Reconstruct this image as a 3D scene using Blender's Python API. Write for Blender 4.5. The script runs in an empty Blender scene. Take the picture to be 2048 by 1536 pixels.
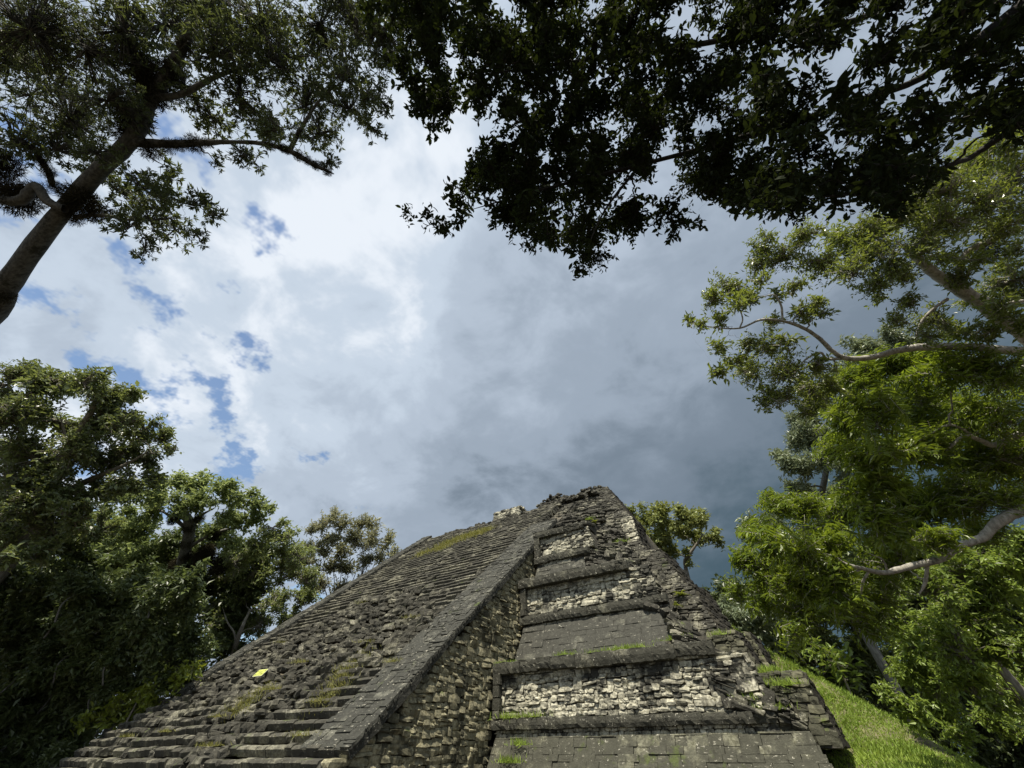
import bpy, math, random
import numpy as np
from mathutils import Matrix, Vector

random.seed(7)
RNG = np.random.default_rng(11)
scene = bpy.context.scene
COL = scene.collection
rad = math.radians

# ------------------------------------------------------------------ camera
EYE = np.array([0.0, 0.0, 1.6])
FPX, PITCH, HEAD = 769.0, rad(44.0), rad(32.0)      # focal length in px of a 2048 wide frame, pitch up, heading left of +y
cam = bpy.data.cameras.new("camera")
cam.sensor_width = 36.0
cam.lens = 36.0 * FPX / 2048.0
cam.clip_start, cam.clip_end = 0.05, 3000.0
cam_ob = bpy.data.objects.new("camera", cam)
cam_ob.location = EYE
cam_ob.rotation_euler = (rad(90) + PITCH, 0, HEAD)
COL.objects.link(cam_ob)
scene.camera = cam_ob

FW = np.array([-math.sin(HEAD), math.cos(HEAD), 0.0])
RT = np.array([math.cos(HEAD), math.sin(HEAD), 0.0])
UP = np.array([0, 0, 1.0])


def ray(px, py):
    x, y, z = px - 1024.0, 768.0 - py, FPX
    return FW * (z * math.cos(PITCH) - y * math.sin(PITCH)) + RT * x + UP * (y * math.cos(PITCH) + z * math.sin(PITCH))


def at(px, py, depth):            # a point of the place, depth metres along the view axis
    return EYE + ray(px, py) * (depth / FPX)


def aty(px, py, Y):
    d = ray(px, py)
    return EYE + d * (Y / d[1])


def project(P):
    P = np.atleast_2d(P) - EYE
    r = P @ RT; f = P @ FW; u = P[:, 2]
    zc = f * math.cos(PITCH) + u * math.sin(PITCH)
    yc = u * math.cos(PITCH) - f * math.sin(PITCH)
    return 1024 + FPX * r / zc, 768 - FPX * yc / zc, zc


# ------------------------------------------------------------------ sun and sky
SUN_EL, SUN_AZ = rad(64.0), rad(16.0)               # azimuth measured from -y towards +x
SUN_DIR = np.array([math.cos(SUN_EL) * math.sin(SUN_AZ), -math.cos(SUN_EL) * math.cos(SUN_AZ), math.sin(SUN_EL)])
sun = bpy.data.lights.new("sun", 'SUN')
sun.energy = 5.0
sun.angle = rad(0.5)
sun.color = (1.0, 0.93, 0.80)
sun_ob = bpy.data.objects.new("sun", sun)
sun_ob.rotation_euler = Vector(SUN_DIR).to_track_quat('Z', 'Y').to_euler()
sun_ob.location = (0, 0, 60)
COL.objects.link(sun_ob)


class NT:
    """small helper to write node graphs"""
    def __init__(self, tree):
        self.t = tree; self.n = tree.nodes; self.l = tree.links

    def node(self, kind, **kw):
        nd = self.n.new(kind)
        for k, v in kw.items():
            setattr(nd, k, v)
        return nd

    def put(self, sock, v):
        if hasattr(v, 'is_output') or hasattr(v, 'links'):
            self.l.new(v, sock)
        else:
            sock.default_value = v

    def math(self, op, a, b=None, c=None, clamp=False):
        nd = self.node('ShaderNodeMath', operation=op, use_clamp=clamp)
        self.put(nd.inputs[0], a)
        if b is not None: self.put(nd.inputs[1], b)
        if c is not None: self.put(nd.inputs[2], c)
        return nd.outputs[0]

    def vmath(self, op, a, b=None):
        nd = self.node('ShaderNodeVectorMath', operation=op)
        self.put(nd.inputs[0], a)
        if b is not None: self.put(nd.inputs[1], b)
        return nd.outputs['Value'] if op in ('DOT_PRODUCT', 'LENGTH') else nd.outputs[0]

    def scale(self, v, s):
        nd = self.node('ShaderNodeVectorMath', operation='SCALE')
        self.put(nd.inputs[0], v); self.put(nd.inputs['Scale'], s)
        return nd.outputs[0]

    def noise(self, vec, scale, detail=4.0, rough=0.55, dist=0.0):
        nd = self.node('ShaderNodeTexNoise')
        self.put(nd.inputs['Vector'], vec)
        nd.inputs['Scale'].default_value = scale
        nd.inputs['Detail'].default_value = detail
        nd.inputs['Roughness'].default_value = rough
        nd.inputs['Distortion'].default_value = dist
        return nd.outputs[0]

    def maprange(self, v, a, b, c=0.0, d=1.0, smooth=True):
        nd = self.node('ShaderNodeMapRange', interpolation_type='SMOOTHSTEP' if smooth else 'LINEAR')
        self.put(nd.inputs[0], v)
        for i, x in enumerate((a, b, c, d)):
            self.put(nd.inputs[i + 1], x)
        return nd.outputs[0]

    def mix(self, fac, a, b, blend='MIX'):
        nd = self.node('ShaderNodeMix', data_type='RGBA', blend_type=blend)
        self.put(nd.inputs[0], fac)
        self.put(nd.inputs[6], a); self.put(nd.inputs[7], b)
        return nd.outputs[2]


def rgb(r, g, b): return (r, g, b, 1.0)


world = bpy.data.worlds.new("World")
scene.world = world
world.use_nodes = True
w = NT(world.node_tree)
w.n.clear()
SKY_STRENGTH = 0.105
sky = w.node('ShaderNodeTexSky', sky_type='NISHITA')
sky.sun_disc = False
sky.sun_elevation = SUN_EL
sky.sun_rotation = math.atan2(SUN_DIR[0], SUN_DIR[1])
sky.air_density = 1.2; sky.dust_density = 0.5; sky.ozone_density = 2.0
tc = w.node('ShaderNodeTexCoord')
d = tc.outputs['Generated']
sep = w.node('ShaderNodeSeparateXYZ'); w.l.new(d, sep.inputs[0])
zz = w.math('ADD', w.math('MAXIMUM', sep.outputs[2], 0.0), 0.28)
comb = w.node('ShaderNodeCombineXYZ')
w.l.new(w.math('DIVIDE', sep.outputs[0], zz), comb.inputs[0])
w.l.new(w.math('DIVIDE', sep.outputs[1], zz), comb.inputs[1])
pl = comb.outputs[0]                                 # the cloud deck seen as a plane overhead


def nrm(v): v = np.asarray(v, float); return v / np.linalg.norm(v)


# the deck thickens towards the storm on the right and thins towards the left
bright_dir = nrm(ray(560, 260)); dark_dir = nrm(ray(1480, 1180))
ax = nrm(bright_dir - dark_dir)
lo, hi = float(dark_dir @ ax), float(bright_dir @ ax)
thin = w.maprange(w.vmath('DOT_PRODUCT', d, tuple(ax)), lo, hi - 0.14 * (hi - lo), 0.0, 1.0, smooth=False)
left_axis = nrm(nrm(ray(380, 640)) - nrm(ray(1150, 560)))
leftness = w.maprange(w.vmath('DOT_PRODUCT', d, tuple(left_axis)), float(nrm(ray(800, 600)) @ left_axis), float(nrm(ray(380, 640)) @ left_axis), 0.0, 1.0)
n_big = w.noise(pl, 1.6, 3.0, 0.55, 0.3)
n_mid = w.noise(pl, 4.6, 5.0, 0.6, 0.25)
n_fine = w.noise(pl, 14.0, 3.0, 0.6)
tone = w.math('ADD', w.math('MULTIPLY', w.math('SUBTRACT', n_big, 0.5), 0.85),
              w.math('ADD', w.math('MULTIPLY', w.math('SUBTRACT', n_mid, 0.5), 0.75),
                     w.math('MULTIPLY', w.math('SUBTRACT', n_fine, 0.5), 0.14)))
amp = w.maprange(thin, 0.0, 0.8, 0.22, 1.15)
bright = w.math('ADD', w.math('ADD', w.math('MULTIPLY', thin, 0.84), 0.0), w.math('MULTIPLY', tone, amp), clamp=True)
ramp = w.node('ShaderNodeValToRGB')
cr = ramp.color_ramp
cr.interpolation = 'EASE'
stops = [(0.0, (0.070, 0.115, 0.150)), (0.16, (0.185, 0.235, 0.295)), (0.36, (0.325, 0.39, 0.475)), (0.60, (0.45, 0.525, 0.625)), (0.80, (0.56, 0.645, 0.75)), (1.0, (0.80, 0.855, 0.925))]
cr.elements[0].position, cr.elements[0].color = stops[0][0], (*stops[0][1], 1)
cr.elements[1].position, cr.elements[1].color = stops[-1][0], (*stops[-1][1], 1)
for pos, c in stops[1:-1]:
    e = cr.elements.new(pos); e.color = (*c, 1)
w.l.new(bright, ramp.inputs[0])
n_hole = w.noise(pl, 4.2, 5.0, 0.62)
hole_v = w.math('ADD', n_hole, w.math('MULTIPLY', leftness, 0.20))
hole = w.maprange(hole_v, 0.715, 0.80, 0.0, 0.95)
cloud = w.scale(ramp.outputs[0], 0.69 / SKY_STRENGTH)
final = w.mix(hole, cloud, sky.outputs[0])
bg = w.node('ShaderNodeBackground')
w.l.new(final, bg.inputs[0]); bg.inputs[1].default_value = SKY_STRENGTH
wo = w.node('ShaderNodeOutputWorld'); w.l.new(bg.outputs[0], wo.inputs[0])

scene.view_settings.view_transform = 'Standard'
scene.view_settings.look = 'None'
scene.view_settings.gamma = 1.0
scene.view_settings.exposure = 0.6
scene.view_settings.use_curve_mapping = False
scene.render.engine = 'CYCLES'
scene.cycles.max_bounces = 4
scene.cycles.diffuse_bounces = 2
scene.cycles.glossy_bounces = 1
scene.cycles.transmission_bounces = 2
scene.cycles.sample_clamp_indirect = 4.0
scene.cycles.use_denoising = True


# ------------------------------------------------------------------ materials
def new_mat(name):
    m = bpy.data.materials.new(name); m.use_nodes = True
    g = NT(m.node_tree); g.n.clear()
    out = g.node('ShaderNodeOutputMaterial')
    return m, g, out


def rnd_value(g):
    a = g.node('ShaderNodeAttribute', attribute_name='rnd')
    oi = g.node('ShaderNodeObjectInfo')
    return g.math('FRACT', g.math('ADD', a.outputs['Fac'], oi.outputs['Random']))


def stone_mat(name, light, dark, patina=0.5, moss=0.2, spots=0.2, scale=1.0, bump=0.5, brown=(0.10, 0.085, 0.06), mosscol=(0.075, 0.095, 0.03), fleck=0.0):
    """weathered limestone: bare stone, black patina in blotches, pale lichen spots, moss"""
    cool = (0.975, 1.0, 1.02)
    light, dark, brown = [tuple(a * b for a, b in zip(c, cool)) for c in (light, dark, brown)]
    m, g, out = new_mat(name)
    geo = g.node('ShaderNodeNewGeometry')
    pos = geo.outputs['Position']
    r = rnd_value(g)
    base = g.mix(r, rgb(*[c * 0.72 for c in light]), rgb(*[min(1, c * 1.22) for c in light]))
    grain = g.noise(pos, 9.0 * scale, 3.0, 0.65)
    base = g.mix(g.maprange(grain, 0.35, 0.7), base, rgb(*brown))
    pat = g.noise(pos, 0.55 * scale, 5.0, 0.72)
    pat2 = g.math('ADD', pat, g.math('MULTIPLY', g.math('SUBTRACT', r, 0.5), 0.14))
    lo_ = 0.74 - 0.52 * patina
    col = g.mix(g.maprange(pat2, lo_ - 0.05, lo_ + 0.09), base, rgb(*dark))
    mott = g.noise(pos, 3.2 * scale, 4.0, 0.7)
    col = g.mix(g.math('MULTIPLY', g.maprange(mott, 0.44, 0.64), 0.62), col, g.mix(grain, rgb(*[c * 0.5 for c in dark]), rgb(*[c * 2.3 for c in dark])))
    stv = g.vmath('MULTIPLY', pos, (2.6, 2.6, 0.35))
    streak = g.maprange(g.noise(stv, 1.0 * scale, 3.0, 0.6), 0.56, 0.72)
    col = g.mix(g.math('MULTIPLY', streak, 0.62), col, rgb(*[c * 0.6 for c in dark]))
    if spots > 0:
        sp = g.noise(pos, 5.5 * scale, 3.0, 0.75)
        col = g.mix(g.math('MULTIPLY', g.maprange(sp, 0.70 - 0.22 * spots, 0.75 - 0.22 * spots), 0.85), col, rgb(0.46, 0.44, 0.36))
    if fleck > 0:
        fl = g.noise(g.vmath('MULTIPLY', pos, (3.0, 7.0, 14.0)), 1.0, 3.0, 0.7)
        col = g.mix(g.math('MULTIPLY', g.maprange(fl, 0.66 - 0.2 * fleck, 0.74 - 0.2 * fleck), 0.8), col, rgb(0.40, 0.38, 0.31))
        col = g.mix(g.math('MULTIPLY', g.maprange(fl, 0.40, 0.30), 0.7), col, rgb(0.025, 0.023, 0.019))
    if moss > 0:
        ms = g.noise(pos, 0.9, 4.0, 0.7)
        sepn = g.node('ShaderNodeSeparateXYZ'); g.l.new(geo.outputs['Normal'], sepn.inputs[0])
        up = g.math('MULTIPLY', g.math('MAXIMUM', sepn.outputs[2], 0.0), 0.12)
        mm = g.maprange(g.math('ADD', ms, up), 0.78 - 0.30 * moss, 0.90 - 0.30 * moss)
        mcol = g.mix(g.noise(pos, 14.0, 3.0), rgb(*[c * 0.5 for c in mosscol]), rgb(*[c * 1.5 for c in mosscol]))
        col = g.mix(g.math('MULTIPLY', mm, 0.85), col, mcol)
    p = g.node('ShaderNodeBsdfPrincipled')
    g.l.new(col, p.inputs['Base Color'])
    p.inputs['Roughness'].default_value = 0.92
    p.inputs['Specular IOR Level'].default_value = 0.2
    if bump > 0:
        b = g.node('ShaderNodeBump'); b.inputs['Strength'].default_value = bump; b.inputs['Distance'].default_value = 0.06
        h = g.noise(pos, 6.0 * scale, 5.0, 0.75)
        g.l.new(h, b.inputs['Height']); g.l.new(b.outputs[0], p.inputs['Normal'])
    g.l.new(p.outputs[0], out.inputs[0])
    return m


def leaf_mat(name, c1, c2, trans=0.3, tcol=None, rough=0.42, spec=0.45):
    m, g, out = new_mat(name)
    r = rnd_value(g)
    geo = g.node('ShaderNodeNewGeometry')
    n = g.noise(geo.outputs['Position'], 0.7, 2.0)
    f = g.math('ADD', g.math('MULTIPLY', r, 0.75), g.math('MULTIPLY', g.maprange(n, 0.3, 0.7), 0.25))
    col = g.mix(f, rgb(*c1), rgb(*c2))
    p = g.node('ShaderNodeBsdfPrincipled')
    g.l.new(col, p.inputs['Base Color'])
    p.inputs['Roughness'].default_value = rough
    p.inputs['Specular IOR Level'].default_value = spec
    t = g.node('ShaderNodeBsdfTranslucent')
    if tcol is None:
        tcol = tuple(min(1, x) for x in (c2[0] * 1.5, c2[1] * 1.5, c2[2] * 0.6))
    tc_ = g.mix(r, rgb(*[x * 0.6 for x in tcol]), rgb(*tcol))
    g.l.new(tc_, t.inputs[0])
    mx = g.node('ShaderNodeMixShader'); mx.inputs[0].default_value = trans
    g.l.new(p.outputs[0], mx.inputs[1]); g.l.new(t.outputs[0], mx.inputs[2])
    g.l.new(mx.outputs[0], out.inputs[0])
    return m


def bark_mat(name, c1, c2, moss=(0.04, 0.05, 0.02), mossy=0.3, scale=1.0):
    m, g, out = new_mat(name)
    geo = g.node('ShaderNodeNewGeometry'); pos = geo.outputs['Position']
    st = g.vmath('MULTIPLY', pos, (6.0, 6.0, 1.6))
    n = g.noise(st, 2.0 * scale, 7.0, 0.65)
    col = g.mix(g.maprange(n, 0.3, 0.7), rgb(*c1), rgb(*c2))
    bl = g.noise(pos, 2.2, 5.0, 0.7)
    col = g.mix(g.math('MULTIPLY', g.maprange(bl, 0.72 - 0.4 * mossy, 0.82 - 0.4 * mossy), 0.8), col, rgb(*moss))
    p = g.node('ShaderNodeBsdfPrincipled'); g.l.new(col, p.inputs['Base Color'])
    p.inputs['Roughness'].default_value = 0.9; p.inputs['Specular IOR Level'].default_value = 0.2
    b = g.node('ShaderNodeBump'); b.inputs['Strength'].default_value = 0.7; b.inputs['Distance'].default_value = 0.03
    g.l.new(n, b.inputs['Height']); g.l.new(b.outputs[0], p.inputs['Normal'])
    g.l.new(p.outputs[0], out.inputs[0])
    return m


def plain_mat(name, c, rough=0.8, var=0.0, scale=3.0):
    m, g, out = new_mat(name)
    p = g.node('ShaderNodeBsdfPrincipled'); p.inputs['Roughness'].default_value = rough
    geo = g.node('ShaderNodeNewGeometry')
    n = g.noise(geo.outputs['Position'], scale, 6.0, 0.65)
    col = g.mix(g.maprange(n, 0.3, 0.7), rgb(*[x * (1 - var) for x in c]), rgb(*[min(1, x * (1 + var)) for x in c]))
    g.l.new(col, p.inputs['Base Color']); g.l.new(p.outputs[0], out.inputs[0])
    return m


M = {}
DK = (0.048, 0.045, 0.040)
M['core'] = stone_mat('mortar_and_fill', (0.16, 0.14, 0.10), (0.05, 0.046, 0.036), 0.6, 0.15, 0.0, 1.0, 0.8)
M['talud'] = stone_mat('patinated_ashlar', (0.20, 0.195, 0.155), (0.058, 0.056, 0.046), 0.74, 0.20, 0.22, 1.2, 0.9, brown=(0.085, 0.08, 0.06), fleck=0.12)
M['talud_low'] = stone_mat('mossy_ashlar', (0.25, 0.24, 0.17), (0.060, 0.058, 0.043), 0.72, 0.48, 0.26, 1.2, 0.9, brown=(0.10, 0.095, 0.06), fleck=0.15)
M['panel'] = stone_mat('pale_limestone', (0.58, 0.545, 0.42), (0.045, 0.043, 0.035), 0.44, 0.10, 0.05, 1.1, 0.8, brown=(0.30, 0.275, 0.195))
M['cornice'] = stone_mat('cornice_stone', (0.27, 0.255, 0.19), (0.050, 0.048, 0.037), 0.72, 0.34, 0.30, 1.4, 1.0, brown=(0.09, 0.085, 0.055), fleck=0.05)
M['wall'] = stone_mat('tan_rubble_masonry', (0.35, 0.32, 0.21), (0.060, 0.056, 0.037), 0.42, 0.36, 0.0, 1.0, 0.6, brown=(0.19, 0.165, 0.095))
M['rubble'] = stone_mat('weathered_rubble', (0.32, 0.30, 0.225), (0.046, 0.043, 0.034), 0.66, 0.32, 0.32, 1.3, 1.0, brown=(0.105, 0.098, 0.065))
M['mossy'] = stone_mat('mossy_block_masonry', (0.23, 0.215, 0.14), (0.052, 0.050, 0.034), 0.58, 0.55, 0.12, 1.0, 0.9, brown=(0.10, 0.095, 0.056), mosscol=(0.09, 0.115, 0.03))
M['side'] = stone_mat('shade_toned_side_masonry', (0.060, 0.054, 0.040), (0.022, 0.020, 0.016), 0.62, 0.15, 0.0, 1.0, 0.6, brown=(0.05, 0.044, 0.03))  # shade of the corner's side faces painted in as near-black stone
M['step'] = stone_mat('step_stone', (0.29, 0.272, 0.205), (0.060, 0.056, 0.044), 0.62, 0.34, 0.24, 1.3, 1.0, brown=(0.115, 0.106, 0.072))
M['ramp'] = stone_mat('balustrade_stone', (0.19, 0.184, 0.148), (0.046, 0.045, 0.037), 0.72, 0.24, 0.20, 1.5, 1.0, brown=(0.105, 0.10, 0.075), fleck=0.22)
M['stucco'] = stone_mat('pale_stucco', (0.5, 0.48, 0.42), (0.15, 0.14, 0.12), 0.25, 0.0, 0.0, 1.0, 0.3, brown=(0.35, 0.33, 0.28))
M['soil'] = plain_mat('forest_soil', (0.04, 0.032, 0.02), 0.95, 0.4, 1.5)
M['earth'] = plain_mat('mound_earth', (0.11, 0.10, 0.05), 0.95, 0.5, 2.0)
M['grass'] = leaf_mat('grass_blades', (0.135, 0.215, 0.032), (0.35, 0.455, 0.09), 0.35, (0.44, 0.56, 0.09), 0.55, 0.25)
M['drygrass'] = leaf_mat('dry_grass_blades', (0.13, 0.15, 0.035), (0.27, 0.25, 0.09), 0.3, rough=0.6, spec=0.2)
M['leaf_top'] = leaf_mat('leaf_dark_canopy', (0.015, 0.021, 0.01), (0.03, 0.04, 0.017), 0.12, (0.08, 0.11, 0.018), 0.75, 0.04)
M['leaf_ul'] = leaf_mat('leaf_olive', (0.055, 0.072, 0.034), (0.125, 0.152, 0.068), 0.28, (0.2, 0.24, 0.06), 0.55, 0.25)
M['leaf_r1'] = leaf_mat('leaf_fresh', (0.085, 0.118, 0.03), (0.2, 0.24, 0.058), 0.34, (0.31, 0.37, 0.05), 0.34, 0.55)
M['leaf_r2'] = leaf_mat('leaf_bright', (0.07, 0.112, 0.013), (0.185, 0.245, 0.028), 0.36, (0.32, 0.41, 0.03), 0.32, 0.55)
M['leaf_r3'] = leaf_mat('leaf_grey_green', (0.14, 0.18, 0.1), (0.26, 0.3, 0.18), 0.25, (0.3, 0.34, 0.16), 0.42, 0.5)
M['leaf_r4'] = leaf_mat('leaf_yellow_green', (0.075, 0.125, 0.02), (0.22, 0.29, 0.05), 0.36, (0.34, 0.44, 0.06), 0.38, 0.45)
M['leaf_b1'] = leaf_mat('leaf_behind', (0.14, 0.175, 0.05), (0.26, 0.29, 0.09), 0.3, (0.34, 0.36, 0.09), 0.45, 0.4)
M['leaf_l1'] = leaf_mat('leaf_deep', (0.065, 0.092, 0.034), (0.18, 0.215, 0.08), 0.32, (0.28, 0.33, 0.08), 0.38, 0.55)
M['leaf_l2'] = leaf_mat('leaf_umbrella', (0.11, 0.155, 0.06), (0.225, 0.275, 0.105), 0.4, (0.4, 0.47, 0.15), 0.45, 0.4)
M['leaf_l3'] = leaf_mat('leaf_feathery', (0.15, 0.165, 0.09), (0.31, 0.31, 0.18), 0.4, (0.44, 0.43, 0.22), 0.45, 0.4)
M['leaf_l4'] = leaf_mat('leaf_mid', (0.09, 0.125, 0.045), (0.22, 0.26, 0.1), 0.4, (0.38, 0.44, 0.13), 0.4, 0.5)
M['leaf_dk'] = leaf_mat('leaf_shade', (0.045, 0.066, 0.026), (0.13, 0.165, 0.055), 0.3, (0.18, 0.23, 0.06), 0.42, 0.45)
M['leaf_sh'] = leaf_mat('leaf_shrub', (0.1, 0.145, 0.02), (0.26, 0.31, 0.045), 0.32, (0.4, 0.45, 0.04), 0.38, 0.5)
M['moss'] = leaf_mat('hanging_moss', (0.018, 0.016, 0.01), (0.055, 0.048, 0.025), 0.12, (0.07, 0.06, 0.03), 0.8, 0.1)
M['bark_dark'] = bark_mat('bark_dark', (0.07, 0.068, 0.06), (0.19, 0.185, 0.165), (0.04, 0.04, 0.025), 0.35)
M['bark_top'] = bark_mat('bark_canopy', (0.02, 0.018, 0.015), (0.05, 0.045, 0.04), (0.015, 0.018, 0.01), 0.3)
M['bark_moss'] = bark_mat('bark_mossy_grey', (0.045, 0.044, 0.038), (0.13, 0.127, 0.112), (0.022, 0.021, 0.013), 0.5)
M['bark_pale'] = bark_mat('bark_pale', (0.20, 0.185, 0.155), (0.46, 0.435, 0.38), (0.07, 0.07, 0.05), 0.34)
M['bark_mid'] = bark_mat('bark_mid', (0.12, 0.105, 0.08), (0.26, 0.24, 0.2), (0.05, 0.05, 0.025), 0.35)
M['sign'] = plain_mat('yellow_sign_paint', (0.36, 0.39, 0.075), 0.7, 0.25, 9.0)
M['sign_border'] = plain_mat('sign_white_border', (0.5, 0.5, 0.36), 0.6, 0.15, 20.0)
M['sign_mark'] = plain_mat('sign_dark_mark', (0.10, 0.12, 0.02), 0.6, 0.1, 20.0)


# ------------------------------------------------------------------ mesh helpers
def mk_mesh(name, V, F, rnd=None, smooth=False):
    """V (n,3), F (m,k) one face size, or a list of such arrays"""
    me = bpy.data.meshes.new(name)
    Fs = F if isinstance(F, list) else [F]
    V = np.asarray(V, np.float32)
    me.vertices.add(len(V)); me.vertices.foreach_set('co', V.ravel())
    loops = np.concatenate([f.ravel() for f in Fs]).astype(np.int32)
    sizes = np.concatenate([np.full(len(f), f.shape[1], np.int32) for f in Fs])
    starts = np.concatenate([[0], np.cumsum(sizes)[:-1]]).astype(np.int32)
    me.loops.add(len(loops)); me.loops.foreach_set('vertex_index', loops)
    me.polygons.add(len(sizes)); me.polygons.foreach_set('loop_start', starts)
    me.polygons.foreach_set('use_smooth', np.full(len(sizes), smooth, bool))
    if rnd is not None:
        a = me.attributes.new('rnd', 'FLOAT', 'POINT')
        a.data.foreach_set('value', np.asarray(rnd, np.float32))
    me.update(calc_edges=True)
    return me


ROOTLOC = {}


def link(name, me, mat=None, parent=None):
    o = bpy.data.objects.new(name, me)
    if mat is not None and me is not None and not me.materials:
        me.materials.append(mat)
    COL.objects.link(o)
    if parent is not None:
        o.parent = parent
    return o


def part(name, V, F, mat, parent, root, rnd=None, smooth=False, stuff=False):
    V = np.asarray(V, float) - np.array(root.location)
    o = link(name, mk_mesh(name, V, F, rnd, smooth), mat, parent)
    if stuff: o['kind'] = 'stuff'
    return o


def thing(name, label, cat, loc, group=None):
    o = bpy.data.objects.new(name, None); COL.objects.link(o)
    o.location = tuple(float(x) for x in loc); o.empty_display_size = 0.3
    o['label'] = label; o['category'] = cat
    if group: o['group'] = group
    return o


def structure(name, V, F, mat, rnd=None, smooth=False, kind='structure', label=None, cat=None):
    o = link(name, mk_mesh(name, V, F, rnd, smooth), mat)
    o['kind'] = kind
    if label: o['label'] = label; o['category'] = cat
    return o


def hash3(i, j, k):
    h = (i * 374761393 + j * 668265263 + k * 2147483647) & 0xffffffff
    h = ((h ^ (h >> 13)) * 1274126177) & 0xffffffff
    return ((h ^ (h >> 16)) & 0xffff) / 65535.0


def vnoise(P, s):
    P = np.asarray(P, float) * s
    i = np.floor(P).astype(np.int64); f = P - i; f = f * f * (3 - 2 * f)
    out = 0
    for a in (0, 1):
        for b in (0, 1):
            for c in (0, 1):
                wgt = (f[:, 0] if a else 1 - f[:, 0]) * (f[:, 1] if b else 1 - f[:, 1]) * (f[:, 2] if c else 1 - f[:, 2])
                out = out + wgt * hash3(i[:, 0] + a, i[:, 1] + b, i[:, 2] + c)
    return out


def fbm(P, s, o=4):
    t = 0; a = 0.5
    for k in range(o):
        t = t + a * vnoise(np.asarray(P) + 17.3 * k, s); s *= 2.1; a *= 0.5
    return t


def box_mesh(c, hx, hy, hz, R=None):
    s = np.array([[-1, -1, -1], [1, -1, -1], [1, 1, -1], [-1, 1, -1], [-1, -1, 1], [1, -1, 1], [1, 1, 1], [-1, 1, 1]], float)
    V = s * [hx, hy, hz]
    if R is not None: V = V @ np.asarray(R).T
    F = np.array([[0, 3, 2, 1], [4, 5, 6, 7], [0, 1, 5, 4], [1, 2, 6, 5], [2, 3, 7, 6], [3, 0, 4, 7]])
    return V + np.asarray(c, float), F


# stones: a dozen rounded irregular blocks, shared by every wall
def stone_template(k, power, jit):
    r = np.random.default_rng(100 + k)
    g = np.array([-1.0, 0.0, 1.0])
    pts = {}; V = []
    for x in range(3):
        for y in range(3):
            for z in range(3):
                if x == 1 and y == 1 and z == 1: continue
                pts[(x, y, z)] = len(V); V.append([g[x], g[y], g[z]])
    V = np.array(V)
    n = (np.abs(V) ** power).sum(1) ** (1 / power)
    V = V / n[:, None]
    V = V + r.normal(0, jit, V.shape)
    sk = r.normal(0, jit * 1.3, 3)
    V[:, 0] += sk[0] * V[:, 2]; V[:, 1] += sk[1] * V[:, 2]
    F = []
    for axis in range(3):
        for side in (0, 2):
            o = [i for i in range(3) if i != axis]
            for a in (0, 1):
                for b in (0, 1):
                    q = []
                    for da, db in ((0, 0), (1, 0), (1, 1), (0, 1)):
                        c = [0, 0, 0]; c[axis] = side; c[o[0]] = a + da; c[o[1]] = b + db
                        q.append(pts[tuple(c)])
                    v = V[q]; nn = np.cross(v[1] - v[0], v[2] - v[0])
                    if nn[axis] * (side - 1) < 0: q = q[::-1]
                    F.append(q)
    return V * 0.5, np.array(F)


def fine_template(k, amp):
    # long worn block: 6 x 3 x 3 cells, edges rounded and chipped by noise
    n_ = (7, 3, 3); pts = {}; V = []
    for x in range(n_[0] + 1):
        for y in range(n_[1] + 1):
            for z in range(n_[2] + 1):
                if 0 < x < n_[0] and 0 < y < n_[1] and 0 < z < n_[2]: continue
                pts[(x, y, z)] = len(V); V.append([2 * x / n_[0] - 1, 2 * y / n_[1] - 1, 2 * z / n_[2] - 1])
    V = np.array(V); edge = (np.abs(V[:, 1]) > 0.99) & (np.abs(V[:, 2]) > 0.99)
    Q = V * [2.2, 1.3, 1.0] + 31.0 * k
    V[:, 1] -= np.sign(V[:, 1]) * (edge * 0.10 + amp * fbm(Q, 2.0, 2))
    V[:, 2] -= np.sign(V[:, 2]) * (edge * 0.10 + amp * fbm(Q + 40, 2.3, 2))
    V[:, 0] -= np.sign(V[:, 0]) * (np.abs(V[:, 0]) > 0.99) * 0.05 * fbm(Q + 80, 2.3, 2)
    F = []
    for axis in range(3):
        o = [i for i in range(3) if i != axis]
        for side in (0, n_[axis]):
            for a in range(n_[o[0]]):
                for b in range(n_[o[1]]):
                    q = []
                    for da, db in ((0, 0), (1, 0), (1, 1), (0, 1)):
                        c = [0, 0, 0]; c[axis] = side; c[o[0]] = a + da; c[o[1]] = b + db
                        q.append(pts[tuple(c)])
                    flip = (axis == 1) ^ (side == 0)
                    F.append(q[::-1] if flip else q)
    return V * 0.5, np.array(F)


T_FINE = [fine_template(k, 0.36) for k in range(12)]
T_WORN = [fine_template(20 + k, 0.5) for k in range(6)]


def step_template(k):
    # worn step block: rounded nosing catching the light, riser undercut below it (front is -y)
    V, F = fine_template(40 + k, 0.16)
    V = V * 2
    fr = V[:, 1] < -0.55
    zl = V[:, 2]
    back = np.interp(zl, [-1, -0.33, 0.33, 0.75, 1], [0.34, 0.22, 0.02, 0.02, 0.20])
    V[fr, 1] += back[fr] + 0.10 * (fbm(V[fr] * [2.5, 1, 1] + 7 * k, 1.8, 2) - 0.47)
    tp = fr & (zl > 0.6)
    V[tp, 2] -= 0.10 + 0.16 * fbm(V[tp] * [3.0, 1, 1] + 5 * k, 1.5, 2)
    return V * 0.5, F


T_STEP = [step_template(k) for k in range(12)]
T_ROUGH = [stone_template(k, 6.5, 0.085) for k in range(14)]
T_MID = [stone_template(60 + k, 9.0, 0.045) for k in range(10)]
T_ASHLAR = [stone_template(30 + k, 30.0, 0.012) for k in range(8)]


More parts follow.
